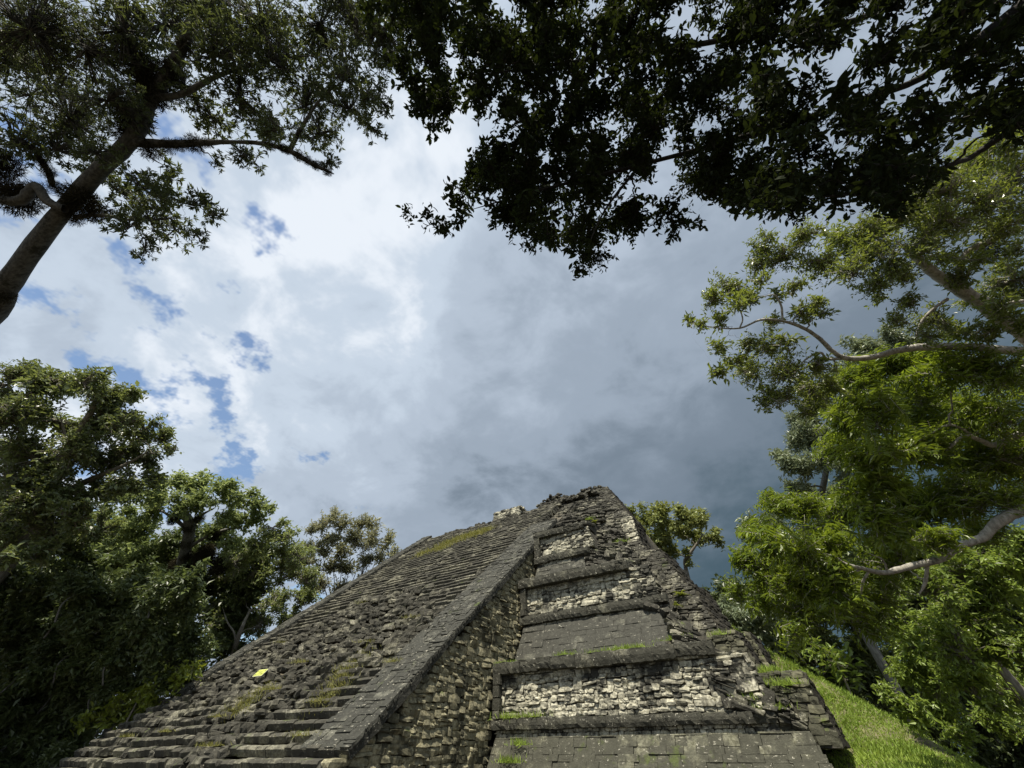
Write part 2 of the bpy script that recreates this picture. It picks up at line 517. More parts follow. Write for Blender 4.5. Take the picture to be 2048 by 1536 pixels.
class Stones:
    """collects single stones (frame, size); builds the largest 300 as objects and the rest as one part"""
    def __init__(self): self.items = []

    def add(self, c, X, Y, Z, size, tmpl, rv):
        self.items.append((np.asarray(c, float), np.stack([X * size[0], Y * size[1], Z * size[2]], 1), tmpl, rv))

    def joined(self, items):
        Vs, Fs, Rs = [], [], []; off = 0
        for c, A, t, rv in items:
            V = t[0] @ A.T + c
            Vs.append(V); Fs.append(t[1] + off); Rs.append(np.full(len(V), rv)); off += len(V)
        return np.concatenate(Vs), np.concatenate(Fs), np.concatenate(Rs)

    def build(self, name, rest_name, mat, parent, root, cap=300):
        if not self.items: return
        if cap:
            P = np.array([i[0] for i in self.items])
            px, py, zc = project(P)
            sz = np.array([np.prod(np.sort(np.linalg.norm(i[1], axis=0))[1:]) for i in self.items])
            score = sz / np.maximum(zc, 1) ** 2 * ((px > -20) & (px < 2068) & (py > -20) & (py < 1556) & (zc > 0))
            order = np.argsort(-score)
            top = [self.items[i] for i in order[:cap] if score[i] > 0]
            rest = [self.items[i] for i in order[len(top):]]
            cache = {}
            for c, A, t, rv in top:
                key = id(t)
                if key not in cache:
                    me = mk_mesh(name, t[0], t[1], np.full(len(t[0]), rv)); me.materials.append(mat); cache[key] = me
                o = bpy.data.objects.new(name, cache[key]); COL.objects.link(o); o.parent = parent
                m4 = np.eye(4); m4[:3, :3] = A; m4[:3, 3] = c - np.array(root.location)
                o.matrix_basis = Matrix(m4.tolist())
        else:
            rest = self.items
        if rest:
            V, F, R = self.joined(rest)
            part(rest_name, V, F, mat, parent, root, R, stuff=True)


def rot_axis(v, axis, ang):
    axis = nrm(axis)
    return v * math.cos(ang) + np.cross(axis, v) * math.sin(ang) + axis * (axis @ v) * (1 - math.cos(ang))


def stone_face(st, bl, br, tr, tl, ch=(0.22, 0.34), wd=(0.3, 0.7), thick=0.35, proud=0.06, ang=0.06, tmpl=None, skip=0.0, gap=0.02, keep=None, scale_j=0.1, split=0.0):
    """lay stones in courses over the patch bl-br-tr-tl (outside seen counter-clockwise)"""
    tmpl = tmpl or T_ROUGH
    bl, br, tr, tl = [np.asarray(p, float) for p in (bl, br, tr, tl)]
    H = 0.5 * (np.linalg.norm(tl - bl) + np.linalg.norm(tr - br))
    v = 0.0
    while v < H:
        h = random.uniform(*ch); h = min(h, H - v + 0.06)
        if h < 0.06: break
        t = (v + h / 2) / H
        a = bl + (tl - bl) * t; b = br + (tr - br) * t
        L = np.linalg.norm(b - a)
        if L < 0.1: v += h; continue
        X = (b - a) / L
        s = -random.uniform(0, wd[0])
        while s < L:
            ww = random.uniform(*wd)
            c0 = max(s, 0.0); c1 = min(s + ww, L)
            s += ww
            if c1 - c0 < 0.08: continue
            m = (c0 + c1) / 2 / L
            up = (tl - bl) * (1 - m) + (tr - br) * m; up = nrm(up - X * (up @ X))
            N = np.cross(X, up)
            cells = [(c0, c1, -h / 2, h / 2)]
            if split:
                cells = []
                todo = [(c0, c1, -h / 2, h / 2)]
                while todo:
                    x_a, x_b, z_a, z_b = todo.pop()
                    if z_b - z_a > 0.24 and random.random() < split:
                        q = z_a + (z_b - z_a) * random.uniform(0.35, 0.65); todo += [(x_a, x_b, z_a, q), (x_a, x_b, q, z_b)]
                    elif x_b - x_a > 0.42 and random.random() < split:
                        q = x_a + (x_b - x_a) * random.uniform(0.35, 0.65); todo += [(x_a, q, z_a, z_b), (q, x_b, z_a, z_b)]
                    else: cells.append((x_a, x_b, z_a, z_b))
            for (x_a, x_b, z_a, z_b) in cells:
                c = a + X * (x_a + x_b) / 2 + up * ((z_a + z_b) / 2)
                if split: c = c + up * (0.10 * math.sin(1.7 * (x_a + x_b) / 2 + v * 0.6) * min(1.0, 2 * (0.5 - abs(t - 0.5)) * 2))
                if random.random() < skip: continue
                if keep is not None and not keep(c): continue
                dn = random.uniform(-proud, proud)
                an = random.gauss(0, ang); an2 = random.gauss(0, ang)
                X2 = rot_axis(X, N, an); Z2 = rot_axis(up, N, an)
                N2 = rot_axis(N, X2, an2); Z2 = rot_axis(Z2, X2, an2)
                sc = 1 + random.uniform(-scale_j, scale_j * 0.5)
                st.add(c + N * (dn - thick * 0.32), X2, N2, Z2,
                       ((x_b - x_a - gap) * (1.03 + random.uniform(0, scale_j * 0.6)), thick, (z_b - z_a - gap * 0.5) * sc * 1.06), random.choice(tmpl), random.random())
        v += h


# ================================================================== THE SETTING
gx = np.concatenate([-np.geomspace(900, 6, 22), np.linspace(-5, 5, 6), np.geomspace(6, 900, 22)])
GX, GY = np.meshgrid(gx, gx)
GP = np.stack([GX.ravel(), GY.ravel(), np.zeros(GX.size)], 1)
GP[:, 2] = (fbm(GP, 0.15, 3) - 0.45) * 0.25 - 0.05
n = len(gx)
ii = np.arange(n - 1)[:, None] * n + np.arange(n - 1)[None, :]
GF = np.stack([ii, ii + 1, ii + 1 + n, ii + n], -1).reshape(-1, 4)
structure('ground', GP, GF, M['soil'], smooth=True)

# ------------------------------------------------------------------ the pyramid
E0 = 1.6
B0 = np.array([-18.0, 30.0, 0.0])
pyr = thing('stepped_pyramid', 'ruined grey limestone step pyramid with a broad staircase and sloping tiers', 'pyramid', B0)
SL, Y0 = 0.8415, 11.92                                # staircase: z above the eye = SL * (y - Y0)
XL, XR, XB = -34.9, -14.0, -16.4                      # left edge, outer face of the right balustrade, its inner edge
YB = 45.0


def yz(z): return Y0 + z / SL                          # y of the staircase at height z above the eye


core_V, core_F = [], []


def add_core(V, F):
    off = sum(len(v) for v in core_V)
    core_V.append(np.asarray(V, float)); core_F.append(np.asarray(F) + off)


def hexa(bl, br, tr, tl, inset=0.12, back=YB, splay=0.0):
    """solid fill behind a wall patch"""
    P = np.array([bl, br, tr, tl], float)
    nn = np.cross(P[1] - P[0], P[3] - P[0]); nn /= np.linalg.norm(nn)
    F_ = P - nn * inset
    F_[[1, 2], 0] -= 0.12
    Bk = F_.copy(); Bk[:, 1] = back; Bk[[1, 2], 0] += splay
    V = np.concatenate([F_, Bk])
    add_core(V, np.array([[0, 1, 2, 3], [5, 4, 7, 6], [1, 5, 6, 2], [4, 0, 3, 7], [3, 2, 6, 7], [4, 5, 1, 0]]))


def up_(p): return np.array([p[0], p[1], p[2] + E0])


# staircase wedge
zt = 18.8
prof = [(yz(-1.6) + 0.5, -1.75), (yz(zt) + 0.55, zt - 0.15), (YB, zt - 0.15), (YB, -1.75)]
V = [(XL + 0.3, y, z + E0) for y, z in prof] + [(XR - 0.25, y, z + E0) for y, z in prof]
add_core(V, np.array([[0, 1, 5, 4], [1, 2, 6, 5], [2, 3, 7, 6], [3, 0, 4, 7], [3, 2, 1, 0], [4, 5, 6, 7]]))

XF = -13.75                                            # left end of the tier mouldings


def tier(y0, z0, y1, z1, c_lo, pan, c_hi, x_t0, x_t1, x_cl, x_p, x_ch, mt, names):
    """one talud-tablero tier: sloping base, lower moulding, recessed panel, upper moulding"""
    # talud
    bl, br, tr, tl = [up_(p) for p in ((XF, y0, z0), (x_t0, y0, z0), (x_t1, y1, z1), (XF + 0.15, y1, z1))]
    hexa(bl, br, tr, tl)
    hold = part(names[0], *box_mesh((bl + tr) / 2 + [0, 1.2, 0], (x_t1 - XF) * 0.4, 0.2, (z1 - z0) * 0.3), M['core'], pyr, pyr)
    st = Stones()
    stone_face(st, bl, br, tr, tl, (0.24, 0.40), (0.4, 1.0), 0.3, 0.028, 0.012, T_ASHLAR, 0.0, 0.012 if mt == 'talud' else 0.02, None, 0.02)
    st.build('ashlar_block', 'ashlar_blocks', M[mt], hold, pyr, 110)
    # recess between talud and lower moulding
    yc, za, zb = c_lo
    stones = Stones()
    a = [up_(p) for p in ((XF + 0.1, yc + 0.27, z1), (x_cl, yc + 0.27, z1), (x_cl, yc + 0.27, za + 0.05), (XF + 0.1, yc + 0.27, za + 0.05))]
    hexa(*a, inset=0.1)
    stone_face(stones, *a, (0.12, 0.2), (0.2, 0.5), 0.25, 0.03, 0.05)
    stones.build('recess_stone', 'recess_stones', M['panel'], pyr, pyr, 0)
    # lower moulding
    moulding(names[1], yc, za, zb, XF - 0.05, x_cl)
    # panel
    yp, zc_, zd = pan
    p4 = [up_(p) for p in ((XF + 0.15, yp, zb), (x_p, yp, zb), (x_p - 0.35, yp + 0.06, zd + 0.05), (XF + 0.15, yp + 0.06, zd + 0.05))]
    hexa(*p4, inset=0.12)
    hold = part(names[2], *box_mesh((p4[0] + p4[2]) / 2 + [0, 1.0, 0], (x_p - XF) * 0.4, 0.2, (zd - zb) * 0.3), M['core'], pyr, pyr)
    st = Stones()
    stone_face(st, *p4, (0.3, 0.5), (0.4, 0.9), 0.3, 0.05, 0.06, T_ROUGH, 0.0, 0.0, None, 0.1, 0.72)
    st.build('panel_stone', 'panel_stones', M['panel'], hold, pyr, 100)
    # frame upright at the left end of the panel
    fr = Stones()
    stone_face(fr, *[up_(p) for p in ((XF, yp - 0.22, zb), (XF + 0.42, yp - 0.22, zb), (XF + 0.42, yp - 0.2, zd), (XF, yp - 0.2, zd))], (0.3, 0.5), (0.42, 0.43), 0.4, 0.02, 0.02, T_ASHLAR)
    fr.build('frame_block', 'frame_upright', M['cornice'], pyr, pyr, 0)
    # upper moulding
    yh, ze, zf = c_hi
    moulding(names[3], yh, ze, zf, XF - 0.05, x_ch)


def moulding(name, y, za, zb, x0, x1):
    """projecting band of long worn blocks"""
    st = Stones(); x = x0
    h = zb - za
    while x < x1 - 0.1:
        wv = min(random.uniform(0.45, 1.3), x1 - x)
        ruin = 0.0 if x < x1 - 1.6 and random.random() < 0.82 else 0.12
        dy = random.gauss(0, 0.02 + ruin * 0.6); dz = random.gauss(0, 0.012 + ruin * 0.15)
        hh = h * random.uniform(0.93, 1.05) * (1 - ruin * random.random())
        st.add(up_((x + wv / 2, y + 0.32 + dy, (za + zb) / 2 + dz)), np.array([1.0, 0, 0]), np.array([0, -1.0, 0]), UP,
               (wv + 0.01, 0.66, hh * 1.12), random.choice(T_FINE if ruin == 0 else T_WORN), random.random())
        x += wv
    st.build('moulding_block', name, M['cornice'], pyr, pyr, 0)
    a = [up_(p) for p in ((x0 + 0.1, y + 0.3, za + 0.04), (x1, y + 0.3, za + 0.04), (x1, y + 0.3, zb - 0.06), (x0 + 0.1, y + 0.3, zb - 0.06))]
    hexa(*a, inset=0.1)


tier(19.15, -1.6, 20.29, 0.52, (20.14, 0.80, 1.22), (20.46, 1.22, 2.92), (20.14, 2.90, 3.44), -0.05, -0.75, -1.6, -1.5, -3.0, 'talud_low', ('lower_sloping_wall', 'lower_moulding', 'lower_panel', 'lower_cornice'))
tier(22.15, 3.45, 23.10, 5.46, (22.92, 5.60, 6.12), (23.20, 6.12, 7.60), (22.74, 7.56, 8.14), -4.2, -5.5, -4.9, -5.2, -6.6, 'talud', ('middle_sloping_wall', 'middle_moulding', 'middle_panel', 'middle_cornice'))
tier(24.75, 8.40, 25.20, 9.50, (24.98, 9.72, 10.22), (25.32, 10.22, 11.55), (25.00, 11.52, 12.0), -8.6, -9.4, -9.6, -9.2, -9.8, 'talud', ('upper_sloping_wall', 'upper_moulding', 'upper_panel', 'upper_cornice'))

# ledges on top of the mouldings, sloping up to the next tier
led = Stones()
for (ya, za, yb, zb, x0, x1) in ((20.25, 3.40, 22.3, 3.62, XF, -3.2), (22.85, 8.10, 24.9, 8.62, XF, -6.8), (25.1, 11.96, 27.3, 12.6, XF, -9.6)):
    q = [up_(p) for p in ((x0, ya, za), (x1, ya, za), (x1, yb, zb), (x0, yb, zb))]
    hexa(q[0], q[1], q[2], q[3], inset=0.12, back=YB)
    stone_face(led, *q, (0.3, 0.5), (0.4, 0.8), 0.25, 0.03, 0.06)
led.build('ledge_stone', 'ledge_paving', M['cornice'], pyr, pyr, 0)

# ruined right corner: set-back blocks of coursed masonry, the shade on their side faces put into a near-black stone colour
corner = Stones(); corner_side = Stones(); rub = Stones(); pale = Stones()


def block(x0, x1b, x1t, yb, yt, zb, zt_, mat_st, depth=4.0, splay=0.5, ch=(0.2, 0.32), wd=(0.3, 0.7), proud=0.06, ang=0.06, side=True, x0t=None, side_st=None, split=0.35):
    x0t = x0 if x0t is None else x0t
    q = [up_(p) for p in ((x0, yb, zb), (x1b, yb, zb), (x1t, yt, zt_), (x0t, yt, zt_))]
    hexa(*q, inset=0.14, splay=0.0)
    stone_face(mat_st, *q, ch, wd, 0.36, proud, ang, T_ROUGH, 0.0, 0.0, None, 0.15, split)
    if side:
        s4 = [up_(p) for p in ((x1b, yb, zb), (x1b + splay, yb + depth, zb), (x1t + splay, yt + depth, zt_), (x1t, yt, zt_))]
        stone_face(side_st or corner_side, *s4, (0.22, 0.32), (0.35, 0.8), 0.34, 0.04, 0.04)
        F_ = np.array(s4); nn = nrm(np.cross(F_[1] - F_[0], F_[3] - F_[0])); F_ = F_ - nn * 0.16
        Bk = F_.copy(); Bk[:, 0] -= 3.0
        add_core(np.concatenate([F_, Bk]), np.array([[0, 1, 2, 3], [5, 4, 7, 6], [1, 5, 6, 2], [4, 0, 3, 7], [3, 2, 6, 7], [4, 5, 1, 0]]))
    t4 = [up_(p) for p in ((x0t, yt, zt_), (x1t, yt, zt_), (x1t + (splay if side else 0), yt + depth, zt_ + 0.1), (x0t, yt + depth, zt_ + 0.1))]
    stone_face(rub, *t4, (0.35, 0.6), (0.35, 0.8), 0.3, 0.06, 0.1)


# (x left, x right bottom, x right top, y bottom, y top, z bottom, z top)
block(-1.9, 0.10, -0.25, 20.35, 21.1, 0.2, 2.28, corner, 2.6, 0.12)
block(-3.4, -1.25, -2.15, 21.2, 22.2, 1.6, 4.0, corner, 1.6, 0.1)
block(-2.4, -1.0, -1.75, 23.0, 23.9, 1.4, 4.15, corner, 2.4, 0.15)
block(-6.2, -2.75, -3.85, 23.4, 24.9, 3.8, 6.95, rub, 2.6, 0.5)
block(-8.2, -3.2, -3.9, 25.0, 26.2, 4.4, 7.0, rub, 3.5, 0.4)
block(-9.8, -4.15, -5.45, 25.7, 27.0, 6.8, 9.75, rub, 3.2, 0.35)
block(-11.0, -5.9, -7.25, 27.4, 29.6, 9.4, 11.6, rub, 3.0, 0.2)
block(-11.5, -7.15, -7.5, 29.7, 30.1, 11.4, 13.7, pale, 2.0, 0.18)
block(-14.2, -7.5, -9.2, 30.1, 33.2, 13.6, 16.9, rub, 3.0, 0.1)
block(-15.0, -9.2, -11.0, 33.2, 36.5, 16.9, 20.4, rub, 3.0, 0.1)
# rubble aprons in front of the ruined corner
for (bl, br, tr, tl) in (
        ((-3.2, 20.25, 1.3), (-0.6, 20.4, 0.6), (-1.9, 21.3, 2.6), (-3.6, 20.7, 3.4)),
        ((-4.6, 21.0, 3.0), (-2.8, 21.3, 2.6), (-4.0, 23.3, 4.6), (-5.3, 23.2, 5.6)),
        ((-6.0, 22.9, 5.6), (-4.4, 23.2, 4.6), (-5.6, 24.6, 7.4), (-7.0, 23.9, 8.2)),
        ((-9.4, 23.9, 8.2), (-5.8, 24.6, 7.4), (-7.0, 26.6, 9.9), (-10.2, 25.6, 10.4)),
        ((-10.4, 25.6, 9.9), (-7.0, 26.8, 9.6), (-8.6, 28.6, 12.2), (-11.0, 27.0, 12.4)),
        ((-15.8, 27.6, 12.4), (-8.0, 28.9, 12.0), (-10.2, 33.0, 16.6), (-17.5, 32.9, 17.2)),
        ((-17.6, 32.8, 17.1), (-9.7, 33.0, 16.5), (-11.6, 36.6, 20.3), (-17.2, 36.7, 20.6))):
    q = [up_(p) for p in (bl, br, tr, tl)]
    hexa(*q, inset=0.3)
    stone_face(rub, *q, (0.35, 0.6), (0.5, 1.1), 0.5, 0.15, 0.14, T_ROUGH, 0.02, 0.0, None, 0.2, 0.6)
# broken terrace edges across the upper slope
for (xa, xb, y, z, h) in ((-14.6, -9.6, 29.3, 14.0, 0.45), (-13.6, -9.0, 31.0, 15.2, 0.4), (-16.0, -10.4, 34.3, 18.1, 0.4)):
    stone_face(rub, *[up_(p) for p in ((xa, y, z), (xb, y + 0.4, z - 0.2), (xb, y + 0.4, z + h - 0.2), (xa, y, z + h))], (0.2, 0.3), (0.4, 0.9), 0.6, 0.1, 0.08)

corner.build('corner_block', 'corner_masonry', M['mossy'], pyr, pyr, 130)
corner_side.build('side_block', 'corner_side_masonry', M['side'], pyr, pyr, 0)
pale.build('pale_corner_block', 'pale_corner_masonry', M['panel'], pyr, pyr, 0)
rub.build('rubble_stone', 'rubble_masonry', M['rubble'], pyr, pyr, 300)

# the staircase: 49 courses of step blocks, worn away in the middle
RISE = 0.38
fallen = Stones()


def ruin_at(x, z):
    v = vnoise(np.array([[x * 0.22, z * 0.25, 3.7]]), 1.0)[0] * 0.9
    cx, cz = -24.0 + (z - 5) * 0.35, 4.6
    g = math.exp(-(((x - cx) / 6.5) ** 2 + ((z - cz) / 3.6) ** 2))
    return max(0.0, min(1.0, g * 0.92 + v * 0.8 - 0.42 + (0.3 if z > 18.0 else 0) - (0.16 if 9.0 < z < 18.0 else 0)))


zi = -1.6
while zi < zt:
    x0 = XL - 0.4 if zi < 2.4 else XL + 1.2
    x1 = XR - 0.1 if zi < 0.15 else (XB + 0.15 if zi < 14.6 else XB + 0.9)
    st = Stones(); x = x0 - random.random() * 0.3; runs = [[]]
    yb = yz(zi + RISE / 2)
    while x < x1:
        wv = random.uniform(0.35, 1.0)
        if x + wv > x1: wv = x1 - x
        if wv < 0.12: break
        r_ = ruin_at(x + wv / 2, zi)
        xm = x + wv / 2
        wv2 = vnoise(np.array([[xm * 0.35, zi * 0.9, 8.1], [xm * 0.8, zi * 1.7, 2.2]]), 1.0) - 0.5
        c = np.array([xm, yb + 0.25 + 0.16 * wv2[0], zi + RISE * 0.5 + 0.07 * wv2[1]])
        if r_ > 0.30 and random.random() < r_ * 0.95:
            k = 5 if wv > 0.6 else 3
            for q in range(k):
                s_ = random.choice((0.2, 0.24, 0.3, 0.3, 0.36, 0.44))
                cc = c + [random.uniform(-wv / 2, wv / 2), random.uniform(-0.22, 0.26), random.uniform(-0.2, 0.2)]
                an = random.gauss(0, 0.3)
                X = np.array([math.cos(an), math.sin(an), 0]); X = rot_axis(X, [0, 1, 0], random.gauss(0, 0.25)); Y = nrm(np.cross(UP, X)); Z = np.cross(X, Y)
                fallen.add(up_(cc), X, Y, Z, (s_ * random.uniform(1.2, 1.9), s_ * 1.2, s_ * random.uniform(0.45, 0.75)), random.choice(T_ROUGH if random.random() < 0.4 else T_MID), random.random())
        else:
            j = 0.022 + 0.14 * r_
            an = random.gauss(0, 0.012 + 0.12 * r_)
            X = np.array([math.cos(an), math.sin(an), 0]); Y = np.array([-math.sin(an), math.cos(an), 0])
            st.add(up_(c + [0, random.gauss(0, j), random.gauss(0, j * 0.6)]), X, Y, UP,
                   (wv * 1.03, 0.72, RISE * random.uniform(0.95, 1.05)), random.choice(T_STEP if r_ < 0.22 and random.random() < 0.86 else T_ROUGH), 0.25 + 0.5 * random.random())
            runs[-1].append(st.items[-1])
            x += wv
            continue
        if runs[-1]: runs.append([])
        x += wv
    for run in runs:
        if run:
            V, F, R = st.joined(run)
            part('step', V, F, M['step'], pyr, pyr, R)
    zi += RISE
fallen.build('loose_stone', 'loose_stones', M['step'], pyr, pyr, 300)


# balustrades: sloping slabs with a coping that oversails the side wall
def balustrade(name, xa, xb, z0, z1, raise_, th, mat):
    bl, br, tr, tl = [up_(p) for p in ((xa, yz(z0), z0 + raise_), (xb, yz(z0), z0 + raise_), (xb, yz(z1), z1 + raise_), (xa, yz(z1), z1 + raise_))]
    L = np.linalg.norm(tl - bl); W = xb - xa
    nu, nv = max(4, int(W / 0.18)), int(L / 0.18)
    u, v = np.meshgrid(np.linspace(0, 1, nu + 1), np.linspace(0, 1, nv + 1))
    P = bl + (br - bl) * u.ravel()[:, None] + (tl - bl) * v.ravel()[:, None]
    nn = nrm(np.cross(br - bl, tl - bl))
    cells = vnoise(np.stack([np.floor(u.ravel() * W / 0.7 + 0.5 * (np.floor(v.ravel() * L / 0.55) % 2)), np.floor(v.ravel() * L / 0.55), np.zeros(P.shape[0])], 1), 1.0)
    P = P + nn * ((fbm(P, 1.3, 4) - 0.47) * 0.24 + (cells - 0.5) * 0.07)[:, None]
    edge = np.where(u.ravel() > 0.999, 1.0, np.where(u.ravel() < 0.001, -1.0, 0.0))
    P[:, 0] += edge * (fbm(P + 9, 2.2, 4) - 0.47) * 0.22
    N_ = len(P)
    Q = P - nn * th
    V = np.concatenate([P, Q])
    w_ = nu + 1
    i = (np.arange(nv)[:, None] * w_ + np.arange(nu)[None, :])
    top = np.stack([i, i + 1, i + 1 + w_, i + w_], -1).reshape(-1, 4)
    bot = top[:, ::-1] + N_
    e = np.arange(nv) * w_
    lf = np.stack([e + w_, e + w_ + N_, e + N_, e], -1)
    e2 = e + nu
    rt = np.stack([e2, e2 + N_, e2 + w_ + N_, e2 + w_], -1)
    b_ = np.arange(nu)
    fr = np.stack([b_ + N_, b_ + 1 + N_, b_ + 1, b_], -1)
    t_ = b_ + nv * w_
    bk = np.stack([t_, t_ + 1, t_ + 1 + N_, t_ + N_], -1)
    return part(name, V, np.concatenate([top, bot, lf, rt, fr, bk]), mat, pyr, pyr, smooth=False)


def coping(hold, xa, xb, z0, z1, raise_, mat):
    st = Stones()
    stone_face(st, *[up_(p) for p in ((xa, yz(z0), z0 + raise_), (xb, yz(z0), z0 + raise_), (xb, yz(z1), z1 + raise_), (xa, yz(z1), z1 + raise_))], (0.28, 0.5), (0.4, 1.1), 0.24, 0.026, 0.022, T_MID, 0.01, 0.0, None, 0.05, 0.45)
    st.build('coping_block', 'coping_blocks', mat, hold, pyr, 150)


rb = balustrade('balustrade', XB, XR + 0.16, 0.05, 14.75, 0.06, 0.30, M['ramp'])
lb = balustrade('balustrade', XL, XL + 1.45, 2.5, 19.2, 0.30, 0.6, M['ramp'])

coping(rb, XB, XR + 0.18, 0.05, 14.75, 0.10, M['ramp'])
coping(lb, XL, XL + 1.47, 2.5, 19.2, 0.34, M['ramp'])

# stair side wall of tan rubble masonry
wall_bk = []
sw = part('side_wall', *box_mesh(up_((XR - 0.75, 19.5, -0.6)), 0.3, 3.0, 0.9), M['core'], pyr, pyr)
ws = Stones()


def in_wall(c):
    y, z = c[1], c[2] - E0
    ye = 20.5 if z < 3.4 else (23.4 if z < 8.1 else 25.8)
    return y < ye and (y > yz(z) + 0.5 if z > 0.2 else y > yz(z) + 0.1)


stone_face(ws, *[up_(p) for p in ((XR + 0.02, 9.8, -1.6), (XR + 0.02, 26.0, -1.6), (XR - 0.02, 26.0, 13.6), (XR - 0.02, 9.8, 13.6))], (0.22, 0.36), (0.38, 0.85), 0.44, 0.045, 0.05, T_ROUGH + T_MID, 0.0, -0.02, in_wall, 0.12, 0.3)
ws.build('wall_stone', 'wall_stones', M['wall'], sw, pyr, 300)

# masonry stumps of the summit building
for nm, (xa, xb, y, za, zb, dp, dm) in (('summit_pier', (-26.4, -22.3, 37.5, 18.4, 21.75, 2.2, 0.12)), ('summit_pier', (-20.0, -15.9, 37.3, 18.4, 21.0, 2.4, 1.15)), ('summit_pier', (-15.3, -11.2, 36.9, 19.6, 20.6, 2.4, 0.95)),
                                   ('summit_pier', (-29.4, -26.9, 36.8, 18.4, 20.3, 2.0, 0.45)), ('summit_pier', (-33.6, -29.6, 36.6, 18.3, 20.2, 2.0, 0.5))):
    st = Stones()
    lean = 0.25 if 'pier' in nm else 0
    q = [(xa, y, za), (xb, y, za), (xb - 0.2, y + 0.15, zb), (xa + 0.2, y + 0.15, zb)]
    stone_face(st, *[up_(p) for p in q], (0.2, 0.32), (0.3, 0.6), 0.4, 0.05, 0.05)
    stone_face(st, *[up_(p) for p in ((xb, y, za), (xb, y + dp, za), (xb - 0.2, y + dp, zb), (xb - 0.2, y + 0.15, zb))], (0.2, 0.32), (0.3, 0.6), 0.4, 0.05, 0.05)
    # worn rounded cap
    for k in range(150):
        u_, v_ = random.random(), random.random()
        dome = (1 - (2 * u_ - 1) ** 2) * dm
        an = random.uniform(0, 3)
        s_ = random.uniform(0.22, 0.42)
        st.add(up_((xa + (xb - xa) * u_, y + 0.2 + (dp - 0.4) * v_, zb + dome * random.uniform(0.2, 1.0) - 0.08)), np.array([math.cos(an), math.sin(an), 0]), np.array([-math.sin(an), math.cos(an), 0]), UP,
               (s_ * 1.2, s_, s_ * 0.7), random.choice(T_ROUGH), random.random())
    V, F, R = st.joined(st.items)
    part(nm, V, F, M['panel'] if xa == -26.4 else M['rubble'], pyr, pyr, R)
    add_core(*box_mesh(up_(((xa + xb) / 2, y + dp / 2 + 0.1, (za + zb) / 2 - 0.1)), (xb - xa) / 2 - 0.3, dp / 2 - 0.2, (zb - za) / 2))
# summit rubble edge
se = Stones()
for k in range(420):
    x = random.uniform(XL + 0.8, -11.5); s_ = random.uniform(0.25, 0.55); an = random.uniform(0, 3)
    se.add(up_((x, yz(18.8) + random.uniform(0.2, 1.9), 18.65 + random.uniform(-0.15, 0.2) + (0.6 if x > -16 else 0))), np.array([math.cos(an), math.sin(an), 0]), np.array([-math.sin(an), math.cos(an), 0]), UP, (s_ * 1.3, s_, s_ * 0.6), random.choice(T_ROUGH), random.random())
se.build('summit_stone', 'summit_rubble', M['rubble'], pyr, pyr, 0)
part('masonry_core', np.concatenate(core_V), np.concatenate(core_F), M['core'], pyr, pyr)


# ------------------------------------------------------------------ blades and leaves (vectorised)
def unit(A): return A / np.maximum(np.linalg.norm(A, axis=1, keepdims=True), 1e-9)


LEAF_T = {
    # template verts (along, across, lift), faces
    'diamond': (np.array([[0, 0, 0], [0.45, -0.5, 0.10], [1, 0, -0.06], [0.45, 0.5, 0.10]]), np.array([[0, 1, 2], [0, 2, 3]])),
    'oval': (np.array([[0, 0, 0], [0.28, -0.42, 0.09], [0.62, -0.42, 0.07], [1.0, 0, -0.12], [0.62, 0.42, 0.07], [0.28, 0.42, 0.09], [0.45, 0, 0.0]]),
             np.array([[0, 1, 6], [1, 2, 6], [2, 3, 6], [3, 4, 6], [4, 5, 6], [5, 0, 6]])),
    'blade': (np.array([[0, -0.5, 0], [0, 0.5, 0], [0.55, -0.35, 0.0], [0.55, 0.35, 0.0], [1, 0, -0.12]]), np.array([[0, 2, 1], [1, 2, 3], [2, 4, 3]])),
}


def leaf_arrays(P, D, Nn, L, W, kind, tone=None):
    T, F = LEAF_T[kind]
    D = unit(D); S = unit(np.cross(Nn, D)); Nn = np.cross(D, S)
    k = len(T); n = len(P)
    V = P[:, None, :] + D[:, None, :] * (T[None, :, 0, None] * L[:, None, None]) + S[:, None, :] * (T[None, :, 1, None] * W[:, None, None]) + Nn[:, None, :] * (T[None, :, 2, None] * L[:, None, None])
    Fc = F[None] + (np.arange(n) * k)[:, None, None]
    R = np.repeat(RNG.random(n) if tone is None else tone, k)
    return V.reshape(-1, 3), Fc.reshape(-1, 3), R


def tube(pts, radii, sides=7, wob=0.0, seed=0):
    pts = np.asarray(pts, float); radii = np.asarray(radii, float)
    n = len(pts)
    T = np.gradient(pts, axis=0); T = unit(T)
    ref = np.array([0.3, 0.2, 1.0]) if abs(T[0][2]) < 0.9 else np.array([1.0, 0.1, 0])
    V = []
    a = np.linspace(0, 2 * np.pi, sides, endpoint=False)
    X = nrm(np.cross(T[0], ref))
    rr = np.random.default_rng(seed)
    for i in range(n):
        X = nrm(X - T[i] * (X @ T[i])); Y = np.cross(T[i], X)
        r = radii[i] * (1 + (rr.normal(0, wob, sides) if wob else 0))
        V.append(pts[i] + (np.cos(a) * r)[:, None] * X + (np.sin(a) * r)[:, None] * Y)
    V = np.concatenate(V)
    i = np.arange(n - 1)[:, None] * sides; j = np.arange(sides)[None, :]
    F = np.stack([i + j, i + (j + 1) % sides, i + sides + (j + 1) % sides, i + sides + j], -1).reshape(-1, 4)
    return V, F


